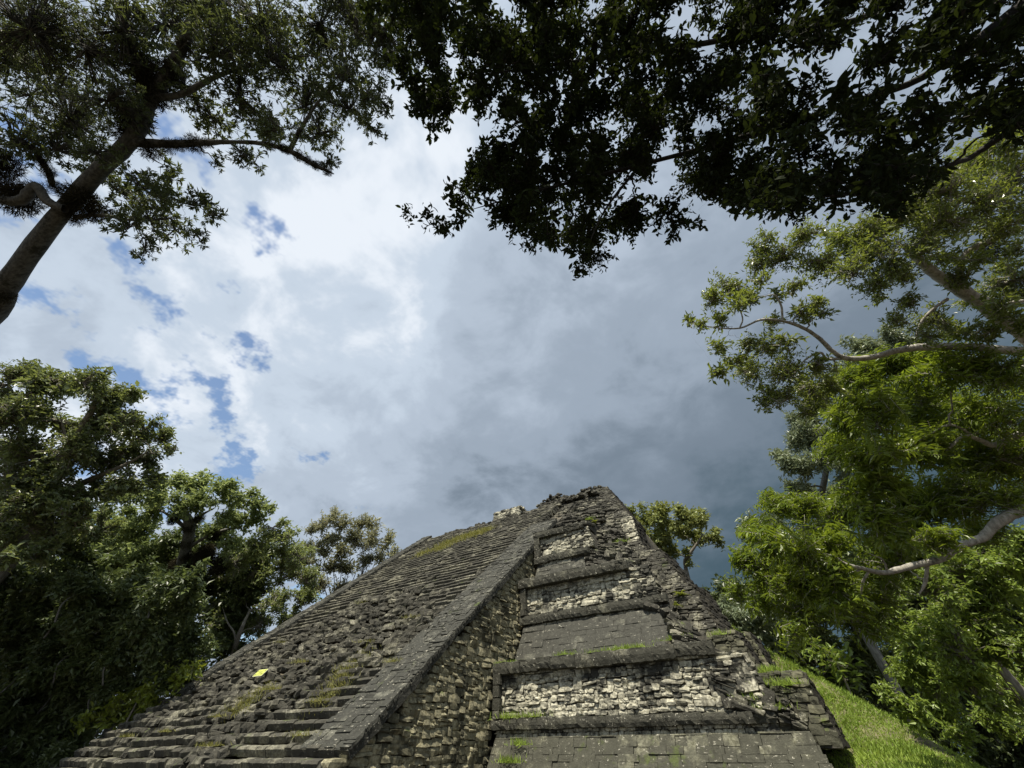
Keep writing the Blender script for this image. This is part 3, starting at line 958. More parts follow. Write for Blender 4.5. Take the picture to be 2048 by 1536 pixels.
def smooth_line(pts, radii, per=4, jit=0.0, seed=0):
    """Catmull-Rom through the points"""
    pts = np.asarray(pts, float); radii = np.asarray(radii, float); rr = np.random.default_rng(seed)
    if len(pts) < 3:
        t = np.linspace(0, 1, per * 2 + 1)[:, None]
        P = pts[0] + (pts[1] - pts[0]) * t; R = radii[0] + (radii[1] - radii[0]) * t[:, 0]
    else:
        A = np.concatenate([[2 * pts[0] - pts[1]], pts, [2 * pts[-1] - pts[-2]]]); P = []; R = []
        for k in range(len(pts) - 1):
            p0, p1, p2, p3 = A[k:k + 4]
            for t in np.linspace(0, 1, per, endpoint=False):
                P.append(0.5 * (2 * p1 + (p2 - p0) * t + (2 * p0 - 5 * p1 + 4 * p2 - p3) * t * t + (3 * p1 - p0 - 3 * p2 + p3) * t ** 3))
                R.append(radii[k] + (radii[k + 1] - radii[k]) * t)
        P.append(pts[-1]); R.append(radii[-1]); P = np.array(P); R = np.array(R)
    if jit: P[1:-1] += rr.normal(0, jit, (len(P) - 2, 3))
    return P, R


def join_geo(lst):
    Vs, Fs, off = [], [], 0
    for V, F in lst:
        Vs.append(V); Fs.append(F + off); off += len(V)
    return np.concatenate(Vs), np.concatenate(Fs)


def sticks(A, B, ra, rb):
    """many thin three-sided sticks"""
    n = len(A); D = unit(B - A); ref = np.where(np.abs(D[:, 2:3]) < 0.9, np.array([[0, 0, 1.0]]), np.array([[1.0, 0, 0]]))
    X = unit(np.cross(D, ref)); Y = np.cross(D, X)
    V = []
    for P, r in ((A, ra), (B, rb)):
        for k in range(3):
            t = k * 2.0944
            V.append(P + (X * math.cos(t) + Y * math.sin(t)) * np.reshape(r, (-1, 1)))
    V = np.stack(V, 1).reshape(-1, 3)
    f = np.array([[0, 1, 4, 3], [1, 2, 5, 4], [2, 0, 3, 5]])
    F = (f[None] + (np.arange(n) * 6)[:, None, None]).reshape(-1, 4)
    return V, F


COVER = 2.4


def crown(blobs, leaf, style, cover, rng, up_bias=0.75, sub=7, droop=0.25, subr=0.42, wratio=0.42):
    """twigs and leaves of a crown made of blobs (centre, radius m, radius px); returns leaf arrays inputs and twig sticks"""
    lp = {'spray': 9, 'star': 9, 'pinnate': 14, 'loose': 6}[style]
    LP, LD, LN, LL, LW, TA, TB, LT = [], [], [], [], [], [], [], []
    for c, r, zc in blobs:
        lf = leaf * rng.uniform(0.72, 1.25)
        tone_ = rng.random()
        lpx = lf * FPX / zc
        n_leaf = COVER * cover * math.pi * (r * FPX / zc) ** 2 / (lpx * lpx * wratio * 0.55)
        nt = max(3, int(n_leaf / lp))
        ns = max(3, int(sub * (0.7 + 0.6 * rng.random())))
        dirs = unit(rng.normal(0, 1, (ns, 3)) + [0, 0, 0.25])
        sc = c + dirs * (r * rng.uniform(0.45, 0.85, (ns, 1)))
        which = rng.integers(0, ns, nt)
        off = unit(rng.normal(0, 1, (nt, 3)) + [0, 0, 0.35]) * (r * subr * rng.random((nt, 1)) ** 0.45)
        tip = sc[which] + off
        ax = unit(unit(tip - c) * 0.6 + unit(off) * 0.5 + rng.normal(0, 0.35, (nt, 3)) + [0, 0, 0.15 - droop])
        tl = leaf * {'spray': 2.2, 'star': 1.0, 'pinnate': 2.6, 'loose': 2.6}[style] * rng.uniform(0.7, 1.3, nt)
        TA.append(sc[which] * 0.35 + (tip - ax * tl[:, None]) * 0.65); TB.append(tip)
        side = unit(np.cross(ax, unit(rng.normal(0, 0.4, (nt, 3)) + [0, 0, 1.0])))
        for k in range(lp):
            t = k / (lp - 1)
            s = 1.0 if k % 2 else -1.0
            if style == 'star':
                ang = 2 * np.pi * k / lp + rng.uniform(0, 6.28, nt)
                sd = side * np.cos(ang)[:, None] + np.cross(ax, side) * np.sin(ang)[:, None]
                P = tip - ax * (rng.random((nt, 1)) * leaf * 0.5)
                D = sd * 0.9 + ax * 0.6 + rng.normal(0, 0.2, (nt, 3)) + [0, 0, -droop * 0.5]
            elif style == 'pinnate':
                P = tip - ax * (tl * (1 - t))[:, None]
                D = side * s * 1.0 + ax * 0.45 + rng.normal(0, 0.12, (nt, 3)) + [0, 0, -droop]
            else:
                P = tip - ax * (tl * (1 - t))[:, None] + rng.normal(0, leaf * 0.12, (nt, 3))
                D = side * s * 0.8 + ax * 0.6 + rng.normal(0, 0.45, (nt, 3)) + [0, 0, -droop]
            N_ = np.array([0, 0, up_bias]) + rng.normal(0, 0.55, (nt, 3)) + unit(tip - c) * 0.3
            L = lf * rng.uniform(0.6, 1.3, nt)
            LT.append(np.clip(0.55 * tone_ + 0.45 * rng.random(nt), 0, 0.999))
            LP.append(P); LD.append(D); LN.append(N_); LL.append(L); LW.append(L * wratio * rng.uniform(0.8, 1.2, nt))
    cat = np.concatenate
    return cat(LP), cat(LD), cat(LN), cat(LL), cat(LW), cat(TA), cat(TB), cat(LT)


def nearest(skel, p):
    S = np.array([s[0] for s in skel]); d_ = np.linalg.norm(S - p, axis=1) + 0.35 * np.maximum(0, S[:, 2] - p[2])
    return skel[int(np.argmin(d_))]


tree_count = 0


def tree(name, label, base, trunk, limbs, blobs, leaf_m, bark, leaf, style='spray', cover=2.2, kind='diamond', singles=0, group=None, twigs=True, wratio=0.42,
         droop=0.25, moss=(), up_bias=0.75, sub=7, subr=0.42, branch_r=0.045, cat='tree', auto=True, moss_len=0.26):
    """trunk: list of (point, radius); limbs: lists of (point, radius); blobs: (centre, radius m, depth)"""
    global tree_count
    tree_count += 1
    rng = np.random.default_rng(500 + tree_count)
    root = thing(name, label, cat, base, group)
    skel = []
    P, R = smooth_line([t[0] for t in trunk], [t[1] for t in trunk], 5, 0.0, tree_count)
    V, F = tube(P, R, 10, 0.05, tree_count)
    part('trunk', V, F, M[bark], root, root, smooth=True)
    skel += list(zip(P, R))
    for k, lm in enumerate(limbs):
        P, R = smooth_line([t[0] for t in lm], [t[1] for t in lm[:-1]] + [lm[-1][1] * 0.3], 5, 0.0, k)
        V, F = tube(P, R, 8, 0.07, k)
        part('limb', V, F, M[bark], root, root, smooth=True)
        skel += list(zip(P, R))
    geo = []
    if auto:
        for c, r, zc in sorted(blobs, key=lambda b: min(np.linalg.norm(s[0] - b[0]) for s in skel)):
            q, qr = nearest(skel, c)
            dist = np.linalg.norm(c - q)
            if dist < 0.3 * r: continue
            r0 = min(qr * 0.8, branch_r * (0.6 + dist * 0.12))
            mid = (q + c) / 2 + rng.normal(0, 0.10, 3) * dist + [0, 0, 0.06 * dist]
            P, R = smooth_line([q, mid, c], [r0, r0 * 0.7, r0 * 0.35], 5, 0.03 * dist, int(rng.integers(1e6)))
            if len(blobs) > 70: geo.append(tube(P, R, 5))
            else: part('branch', *tube(P, R, 5), M[bark], root, root, smooth=True)
            skel += list(zip(P, R))
    LP, LD, LN, LL, LW, TA, TB, LT = crown(blobs, leaf_m, style, cover, rng, up_bias, sub, droop, subr, wratio)
    if twigs:
        geo.append(sticks(TA, TB, branch_r * 0.22 * np.ones(len(TA)), branch_r * 0.08 * np.ones(len(TA))))
        n_c = min(len(TA), 4000)
        idx = rng.choice(len(TA), n_c, replace=False)
        bc = np.array([b[0] for b in blobs])
        nb = np.argmin(((TA[idx][:, None] - bc[None]) ** 2).sum(2), 1)
        geo.append(sticks(bc[nb], TA[idx], branch_r * 0.3 * np.ones(n_c), branch_r * 0.2 * np.ones(n_c)))
    if geo:
        V, F = join_geo(geo)
        part('twigs', V, F, M[bark], root, root, smooth=True, stuff=True)
    crown_parent = root
    n = len(LP)
    ind = np.zeros(n, bool)
    if singles:
        px, py, zc = project(LP)
        sc_ = np.where((px > 0) & (px < 2048) & (py > 0) & (py < 1536) & (zc > 0.5), LL / zc, 0)
        ind[np.argsort(-sc_ * (1 + 0.0 * rng.random(n)))[:singles]] = True
    V, F, Rn = leaf_arrays(LP[~ind], LD[~ind], LN[~ind], LL[~ind], LW[~ind], kind, LT[~ind])
    cr_ = part('crown', V, F, M[leaf], root, root, Rn, stuff=True)
    if singles:
        T, Ft = LEAF_T[kind]
        me = mk_mesh('leaf', T, Ft, np.full(len(T), 0.5)); me.materials.append(M[leaf])
        D = unit(LD[ind]); S = unit(np.cross(LN[ind], D)); N_ = np.cross(D, S)
        for k in range(ind.sum()):
            o = bpy.data.objects.new('leaf', me); COL.objects.link(o); o.parent = cr_
            L, W_ = LL[ind][k], LW[ind][k]
            m4 = np.eye(4); m4[:3, 0] = D[k] * L; m4[:3, 1] = S[k] * W_; m4[:3, 2] = N_[k] * L; m4[:3, 3] = LP[ind][k] - np.array(root.location)
            o.matrix_basis = Matrix(m4.tolist())
    for c, r in moss:
        nb_ = int(2600 * max(0.6, r / 0.5))
        dd = unit(rng.normal(0, 1, (nb_, 3)))
        lump = 0.75 + 0.5 * vnoise(c + dd * r * 0.9, 2.2 / max(r, 0.1))[:, None]
        P0 = c + dd * lump * (r * 0.8 * rng.random((nb_, 1)) ** 0.5) * [1, 1, 1.15]
        D = dd * 0.8 + rng.normal(0, 0.7, (nb_, 3)) + [0, 0, -0.5]
        L = r * moss_len * rng.uniform(0.4, 1.6, nb_)
        V, F, Rn = leaf_arrays(P0, D, rng.normal(0, 1, (nb_, 3)), L, L * 0.11, 'blade')
        part('moss_clump', V, F, M['moss'], root, root, Rn, stuff=True)
    return root


def pb(lst, depth, spread=0.0, seed=0, k=1.0):
    """blobs from picture spots (px, py, radius px[, depth])"""
    rr = np.random.default_rng(seed); out = []
    for b in lst:
        zc = (b[3] if len(b) > 3 else depth) + rr.uniform(-spread, spread)
        out.append((at(b[0], b[1], zc), b[2] * k * zc / FPX, zc))
    return out


def pl_(lst, depth):
    """polyline from (px, py, radius px[, depth])"""
    out = []
    for b in lst:
        zc = b[3] if len(b) > 3 else depth
        out.append((at(b[0], b[1], zc), 0.56 * b[2] * zc / FPX))
    return out


def ground_trunk(first, r, dx=0.0, dy=0.0):
    """points from the ground up to the first given point"""
    p = np.asarray(first, float)
    return [(np.array([p[0] + dx, p[1] + dy, -0.1]), r * 1.5), (np.array([p[0] + dx * 0.8, p[1] + dy * 0.8, min(0.6, p[2] * 0.2)]), r * 1.15), (np.array([p[0] + dx * 0.4, p[1] + dy * 0.4, p[2] * 0.5]), r)]


# ------------------------------------------------------------------ the trees
# leaning mossy tree, upper left
D1 = 11.0
tr = pl_([(-40, 648, 34), (20, 560, 31), (110, 440, 27), (200, 340, 25), (262, 280, 24), (292, 210, 26), (285, 150, 22), (255, 80, 18), (235, 10, 14)], D1)
tr = ground_trunk(tr[0][0], 0.32, 0.3, 0.4) + tr
l1 = [pl_([(262, 285, 17), (340, 288, 13), (400, 286, 11), (470, 284, 6), (530, 288, 8), (582, 303, 9), (625, 328, 9), (668, 348, 6)], D1),
      pl_([(295, 205, 24), (335, 150, 20), (372, 80, 16), (405, 10, 12), (440, -60, 9)], D1),
      pl_([(130, 418, 14), (95, 402, 14), (70, 372, 15), (45, 400, 18), (0, 400, 14), (-40, 380, 14)], 10.7),
      pl_([(105, 372, 8), (98, 345, 10), (80, 318, 10), (60, 290, 8), (20, 280, 7)], 11.2),
      pl_([(150, 435, 8), (200, 430, 6), (260, 440, 4), (310, 440, 3), (370, 435, 2)], D1),
      pl_([(300, 195, 14), (360, 190, 10), (440, 150, 8), (540, 120, 5), (640, 110, 4)], D1),
      pl_([(580, 300, 8), (600, 262, 7), (640, 200, 4), (700, 150, 3)], D1)]
bl1 = pb([(60, 60, 105), (170, 100, 95), (60, 190, 90), (140, 240, 85), (215, 200, 60), (30, 290, 60), (110, 300, 55), (190, 305, 40), (330, 50, 90), (430, 110, 85), (400, 20, 80), (520, 50, 85), (480, 190, 70), (570, 140, 80), (640, 50, 80), (610, 215, 60), (690, 150, 65), (720, 70, 70), (700, 220, 45), (740, 250, 30), (560, 255, 45), (640, 265, 40), (490, 310, 28), (535, 270, 30), (510, 325, 20), (655, 330, 22), (760, 200, 30),
          (240, 385, 45), (290, 380, 45), (340, 385, 40), (380, 410, 42), (420, 430, 24), (300, 440, 50), (350, 460, 38), (260, 455, 38), (290, 500, 26), (395, 470, 22), (215, 420, 28), (20, 120, 80), (250, 60, 70), (430, 240, 45), (370, 170, 55), (330, 330, 22), (430, 320, 18), (760, 60, 60), (790, 130, 42), (770, -10, 60), (740, 190, 36), (690, 10, 60)], D1, 1.3, 3)
ms = [(at(x, y, D1), r * D1 / FPX) for x, y, r in ((270, 232, 40), (300, 185, 38), (288, 135, 30), (255, 95, 28), (345, 140, 26), (388, 287, 21), (335, 292, 17), (300, 300, 22), (160, 398, 34), (185, 425, 24), (150, 436, 18), (42, 400, 36), (70, 380, 22), (540, 290, 12), (566, 296, 11), (598, 312, 12), (632, 330, 12), (655, 343, 11), (8, 330, 34), (98, 345, 15), (86, 322, 14), (8, 590, 20), (600, 270, 11), (250, 262, 28), (360, 290, 15), (415, 285, 12), (372, 95, 22), (310, 160, 30), (270, 60, 20), (575, 300, 11), (615, 320, 11), (20, 380, 30), (110, 372, 14))]
tree('leaning_tree', 'tall tree at upper left, leaning trunk, limbs furred with dark hanging moss', (tr[0][0][0], tr[0][0][1], 0), tr, l1, bl1, 0.14, 'bark_moss', 'leaf_ul', 'star', 0.74, 'diamond', 250, None, True, 0.27, 0.2, ms, 0.6, 9, 0.62, 0.04)

# dark canopy overhead, its trunk out of the picture to the right
POLY2 = [(640, -80), (760, 60), (790, 170), (830, 245), (880, 235), (925, 290), (940, 350), (905, 395), (960, 435), (1010, 455), (1055, 480), (1105, 470), (1135, 520), (1160, 545), (1190, 500), (1250, 480), (1310, 445), (1390, 440), (1445, 405), (1510, 430), (1560, 440), (1620, 415), (1700, 415), (1760, 410), (1830, 410), (1860, 360), (1910, 300), (1960, 250), (2060, 270), (2100, 100), (2100, -100)]


def inside(x, y, poly):
    c = False; j = len(poly) - 1
    for i in range(len(poly)):
        if (poly[i][1] > y) != (poly[j][1] > y) and x < (poly[j][0] - poly[i][0]) * (y - poly[i][1]) / (poly[j][1] - poly[i][1]) + poly[i][0]: c = not c
        j = i
    return c


r2 = random.Random(5)
b2 = []
while len(b2) < 330:
    x, y = r2.uniform(640, 2090), r2.uniform(-90, 545)
    if not inside(x, y, POLY2): continue
    if inside(x, y + 34, POLY2) is False and r2.random() < 0.35: continue
    gap = vnoise(np.array([[x * 0.011, y * 0.011, 1.3]]), 1.0)[0]
    if gap < 0.20: continue
    zc = r2.uniform(4.6, 7.2) if x < 1500 else r2.uniform(3.3, 5.6)
    b2.append((x, y, r2.uniform(26, 56), zc))
b2 += [(812, 428, 16, 5.2), (850, 435, 20, 5.2), (885, 450, 22, 5.2), (905, 398, 24, 5.2), (920, 440, 26, 5.2), (1050, 492, 16, 4.6), (1095, 470, 26, 4.6), (1150, 500, 24, 4.8), (1158, 535, 16, 4.8), (1175, 515, 18, 4.8), (1390, 450, 14, 4.6), (960, 380, 32, 5.4), (1000, 420, 36, 5.4)]
c2 = np.array([5.2, 1.2, 0.0])
tr = [(c2 + [0, 0, -0.1], 0.42), (c2 + [0, 0, 0.8], 0.32), (c2 + [-0.1, 0.1, 3.2], 0.27), (c2 + [-0.3, 0.2, 5.6], 0.22), (c2 + [-0.9, 0.4, 8.0], 0.14), (c2 + [-1.6, 0.6, 9.6], 0.07)]
l2 = [[(c2 + [-0.3, 0.2, 5.4], 0.15)] + pl_([(1900, 120, 13, 5.2), (1720, 200, 11, 5.4), (1500, 270, 9, 5.6), (1280, 330, 7, 5.6), (1080, 380, 5, 5.4), (940, 420, 3, 5.2)], 5),
      [(c2 + [-0.4, 0.2, 6.2], 0.13)] + pl_([(1760, 20, 11, 6.4), (1550, 60, 10, 6.4), (1330, 100, 8, 6.4), (1100, 130, 6, 6.4), (900, 160, 4, 6.2)], 5),
      [(c2 + [-0.3, 0.2, 4.8], 0.13)] + pl_([(2020, 260, 10, 4.2), (1900, 330, 9, 4.2), (1740, 380, 7, 4.3), (1600, 400, 4, 4.4)], 5),
      pl_([(1280, 330, 6, 5.6), (1210, 420, 4, 5.2), (1165, 520, 2, 4.8)], 5),
      pl_([(1990, 90, 6, 5.0), (1930, 110, 5, 5.0), (1870, 90, 4, 5.0)], 5)]
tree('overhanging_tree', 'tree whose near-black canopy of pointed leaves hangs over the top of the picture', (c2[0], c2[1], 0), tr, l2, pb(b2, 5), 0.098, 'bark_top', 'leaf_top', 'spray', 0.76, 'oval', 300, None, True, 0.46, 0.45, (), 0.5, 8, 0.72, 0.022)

# right: pale-limbed tree reaching in against the sky
D3 = 9.5
b3 = pb([(1378, 642, 14), (1400, 655, 16), (1425, 600, 26), (1462, 572, 32), (1440, 640, 20), (1500, 600, 26), (1440, 690, 22), (1555, 590, 16), (1590, 575, 22), (1600, 625, 22), (1635, 625, 26), (1640, 600, 20), (1440, 740, 24), (1470, 720, 24), (1500, 750, 34), (1540, 700, 30), (1580, 745, 40), (1530, 800, 32), (1570, 800, 30), (1620, 770, 40), (1640, 730, 30), (1550, 650, 20), (1640, 800, 30),
         (1530, 490, 32), (1515, 530, 24), (1560, 520, 34), (1610, 470, 34), (1640, 520, 40), (1690, 480, 44), (1700, 540, 40), (1760, 500, 50), (1750, 560, 34), (1800, 450, 50), (1850, 410, 50), (1840, 490, 40), (1900, 380, 50), (1900, 440, 50), (1960, 330, 56), (1960, 410, 50), (2010, 280, 54), (2030, 350, 54), (2050, 420, 40), (1890, 520, 30), (1940, 520, 30), (2010, 540, 30), (2040, 500, 30), (1815, 610, 26), (1800, 640, 24), (1870, 640, 34), (1920, 665, 34), (1980, 665, 30), (1850, 670, 26), (1945, 600, 24), (2040, 590, 34), (2060, 240, 50), (1800, 560, 28), (1760, 600, 14), (1480, 610, 26), (1520, 560, 18), (1570, 690, 24), (1500, 690, 24), (1610, 820, 26), (1660, 770, 30), (1730, 470, 40), (1870, 460, 44), (1990, 460, 50), (2030, 560, 40), (2000, 620, 36), (1930, 560, 34), (2045, 650, 34), (1780, 520, 36)], D3, 0.9, 9)
limbA = pl_([(2100, 705, 17), (2010, 700, 15), (1940, 694, 14), (1850, 694, 13), (1790, 702, 11), (1740, 715, 10), (1690, 716, 9), (1662, 700, 8), (1640, 678, 7), (1605, 655, 6), (1560, 641, 5), (1520, 640, 4), (1480, 656, 3), (1430, 655, 2), (1375, 643, 1.3)], D3)
limbs3 = [limbA,
          pl_([(2090, 700, 26), (2010, 642, 24), (1960, 605, 22), (1905, 570, 19), (1860, 540, 16), (1828, 510, 12), (1790, 480, 7)], D3),
          pl_([(1925, 590, 11), (1918, 540, 10), (1935, 505, 12), (1975, 485, 12), (2060, 450, 11)], D3),
          pl_([(1690, 716, 5), (1655, 718, 5), (1640, 705, 4), (1610, 720, 3), (1590, 745, 2.5)], D3),
          pl_([(1565, 642, 4), (1562, 610, 3.5), (1548, 590, 3), (1530, 592, 2)], D3),
          pl_([(1480, 655, 3), (1485, 635, 2.5), (1470, 600, 2), (1455, 575, 1.5)], D3),
          pl_([(1895, 598, 6), (1870, 615, 5), (1845, 640, 4), (1835, 665, 4), (1830, 690, 3)], D3),
          pl_([(1935, 680, 4), (1960, 660, 4), (1965, 640, 3)], D3),
          pl_([(2060, 600, 6), (2010, 610, 5), (2000, 640, 4)], D3)]
t3 = at(2140, 720, D3)
tr = ground_trunk(t3, 0.42, 0.6, 0.3) + [(t3, 0.36), (at(2140, 600, D3), 0.3), (at(2120, 480, D3), 0.22), (at(2090, 360, D3), 0.15), (at(2060, 260, D3), 0.08)]
tree('pale_limbed_tree', 'pale-barked tree at right with a crooked limb stretching left across grey sky', (t3[0] + 0.6, t3[1] + 0.3, 0), tr, limbs3, b3, 0.125, 'bark_pale', 'leaf_r1', 'spray', 1.15, 'diamond', 250, None, True, 0.36, 0.15,
     [(at(1975, 505, D3), 0.30)], 0.8, 9, 0.8, 0.03)

# right: big bright pinnate-leaved tree
D4 = 10.5
b4 = pb([(1720, 770, 50), (1770, 740, 46), (1830, 740, 52), (1900, 745, 60), (1980, 745, 60), (2040, 760, 50), (1700, 840, 50), (1760, 830, 60), (1840, 830, 66), (1920, 840, 66), (2000, 840, 66), (1690, 910, 44), (1750, 910, 60), (1830, 920, 66), (1910, 930, 66), (1990, 920, 66), (2050, 920, 50), (1740, 980, 54), (1810, 1000, 60), (1890, 1010, 60), (1970, 1000, 60), (2040, 1000, 40),
         (1530, 1000, 26), (1560, 1015, 30), (1610, 1030, 44), (1680, 1040, 54), (1750, 1050, 56), (1830, 1060, 56), (1510, 1070, 34), (1540, 1090, 44), (1600, 1100, 54), (1660, 1110, 54), (1490, 1120, 30), (1530, 1150, 46), (1590, 1170, 56), (1670, 1180, 56), (1740, 1150, 50), (1800, 1130, 44), (1870, 1080, 40), (1530, 1200, 36), (1610, 1230, 44), (1700, 1230, 50), (1470, 1180, 22), (1760, 1210, 50), (1590, 1270, 24), (1590, 1300, 14), (1780, 1100, 40), (1980, 1070, 40)], D4, 1.6, 13)
limbs4 = [pl_([(2110, 1000, 20), (2040, 1022, 18), (1995, 1045, 16), (1965, 1075, 14), (1920, 1092, 13), (1880, 1118, 13), (1830, 1130, 11), (1770, 1145, 9), (1725, 1137, 7), (1690, 1128, 6), (1668, 1112, 4), (1655, 1110, 2)], 9.2),
          pl_([(1725, 1137, 4), (1700, 1148, 4), (1672, 1158, 3), (1650, 1165, 2)], 9.2),
          pl_([(1740, 1140, 4), (1725, 1165, 4), (1722, 1200, 3)], 9.2),
          pl_([(1775, 1143, 4), (1765, 1120, 3), (1735, 1105, 2)], 9.2),
          pl_([(1855, 1128, 6), (1850, 1165, 6), (1838, 1190, 4)], 9.2),
          pl_([(2100, 850, 12), (2040, 868, 11), (1990, 890, 10), (1960, 880, 8), (1930, 872, 7), (1905, 890, 5), (1885, 910, 3)], 9.8),
          pl_([(1960, 880, 4), (1900, 850, 4), (1840, 880, 3), (1790, 890, 3), (1740, 900, 2)], 10)]
t4 = at(2180, 1000, 9.6)
tr = ground_trunk(t4, 0.45, 0.3, -0.2) + [(t4, 0.36), (at(2160, 880, 10), 0.28), (at(2110, 780, 10.4), 0.18), (at(2050, 720, 10.6), 0.08)]
tree('feathered_leaf_tree', 'bright green tree at right with feathery leaves and a low pale twisting limb', (t4[0] + 0.3, t4[1] - 0.2, 0), tr, limbs4, b4, 0.20, 'bark_pale', 'leaf_r2', 'pinnate', 1.9, 'diamond', 250, None, True, 0.24, 0.35, (), 0.8, 8, 0.75, 0.03)

# right: grey-green tree further off
b5 = pb([(1600, 860, 45), (1640, 880, 55), (1575, 920, 34), (1620, 935, 42), (1670, 930, 50), (1690, 860, 55), (1660, 800, 45), (1700, 760, 50), (1720, 710, 40), (1760, 690, 40), (1690, 1000, 50), (1640, 1000, 40), (1500, 1045, 26), (1490, 1065, 22), (1700, 930, 50), (1760, 800, 60), (1600, 985, 30), (1480, 1230, 40), (1450, 1210, 26), (1520, 1250, 40), (1440, 1240, 20), (1500, 1200, 40), (1560, 1240, 40), (1800, 690, 40), (1550, 1060, 36), (1580, 1130, 50), (1650, 1080, 60)], 24, 1.5, 15)
q5 = at(1640, 1100, 24); q6 = at(1660, 900, 24)
tree('grey_green_tree', 'hazy grey-green tree behind the bright feathery one at right', (q5[0], q5[1], 0), ground_trunk(q5, 0.22) + [(q5, 0.2), (q6, 0.14), (at(1680, 800, 24), 0.07)], [], b5, 0.30, 'bark_dark', 'leaf_r3', 'spray', 1.9, 'diamond', 0, None, False, 0.36, 0.3, (), 0.7, 8, 0.45, 0.08)

# right: yellow-green understory
b6 = pb([(1810, 1170, 40), (1860, 1190, 55), (1930, 1160, 60), (2000, 1130, 60), (2050, 1100, 50), (1900, 1240, 60), (1980, 1220, 60), (2050, 1200, 50), (1850, 1290, 55), (1930, 1310, 60), (2010, 1300, 55), (1880, 1360, 50), (1950, 1390, 55), (2030, 1390, 50), (1810, 1350, 40), (1830, 1420, 40), (1890, 1430, 40), (2000, 1460, 40), (2040, 1300, 50), (1780, 1390, 26), (1930, 1480, 30), (1800, 1240, 40)], 14.5, 1.5, 17)
q5 = at(2000, 1330, 15.5); q6 = at(1965, 1180, 15.5)
tree('understory_tree', 'yellow-green leafy understory tree at lower right beside the grassy bank', (q5[0] + 0.9, q5[1], 0), ground_trunk(q5, 0.14, 0.9, 0) + [(q5, 0.14), (at(1985, 1250, 15.5), 0.11), (q6, 0.08)],
     [pl_([(2040, 1400, 3), (1990, 1330, 3), (1950, 1260, 2.5), (1925, 1215, 2)], 14.5)], b6, 0.19, 'bark_mid', 'leaf_r4', 'spray', 1.8, 'diamond', 0, None, True, 0.42, 0.35, (), 0.7, 8, 0.6, 0.03)

# behind the pyramid
b7 = pb([(1262, 1035, 22), (1290, 1035, 26), (1325, 1030, 26), (1360, 1038, 26), (1395, 1045, 26), (1425, 1070, 18), (1440, 1088, 9), (1280, 1065, 26), (1320, 1065, 30), (1365, 1070, 28), (1400, 1080, 20), (1300, 1090, 26), (1345, 1095, 26), (1375, 1108, 12), (1330, 1115, 20), (1270, 1060, 26), (1250, 1050, 24), (1380, 1128, 7)], 52, 2.0, 19, 1.12)
q5 = at(1372, 1140, 52)
tree('tree_behind_pyramid', 'round green tree on a thin pale trunk standing behind the pyramid', (q5[0], q5[1], 0), ground_trunk(q5, 0.3) + [(q5, 0.26), (at(1378, 1112, 52), 0.22), (at(1392, 1090, 52), 0.16), (at(1405, 1070, 52), 0.08)],
     [pl_([(1376, 1118, 2), (1345, 1098, 2), (1320, 1070, 1)], 52)], b7, 0.5, 'bark_mid', 'leaf_b1', 'spray', 2.3, 'diamond', 0, None, False, 0.5, 0.2, (), 0.8, 7, 0.5, 0.1)

# left side forest
b8 = pb([(20, 770, 50), (70, 775, 50), (120, 760, 50), (165, 765, 40), (205, 790, 46), (245, 800, 34), (270, 790, 20), (40, 840, 60), (110, 840, 55), (180, 850, 55), (240, 850, 36), (290, 860, 36), (320, 880, 26), (340, 900, 14), (280, 910, 40), (220, 920, 44), (150, 920, 55), (70, 920, 60), (10, 920, 50), (250, 970, 40), (180, 990, 44), (300, 960, 26), (20, 1000, 55), (100, 1000, 50), (30, 1070, 50), (60, 1010, 55, 24.5), (-10, 1050, 60, 24.5), (100, 1060, 50, 24.5), (20, 960, 50, 24.8), (150, 1040, 44, 25), (200, 1060, 36), (50, 1110, 50, 24.5)], 27, 2.0, 21)
q5 = at(60, 1060, 27)
tree('spreading_tree', 'tallest dark spreading tree at the left edge, reaching high into the sky', (q5[0], q5[1], 0), ground_trunk(q5, 0.75) + [(q5, 0.65), (at(100, 960, 27), 0.5), (at(150, 880, 27), 0.3), (at(190, 810, 27), 0.15)],
     [pl_([(90, 1000, 12), (180, 960, 10), (250, 930, 6), (300, 900, 3)], 27), pl_([(120, 930, 7), (130, 880, 6), (120, 830, 3)], 27)], b8, 0.34, 'bark_mid', 'leaf_l1', 'spray', 1.7, 'diamond', 0, None, True, 0.45, 0.25, (), 0.75, 9, 0.55, 0.10)

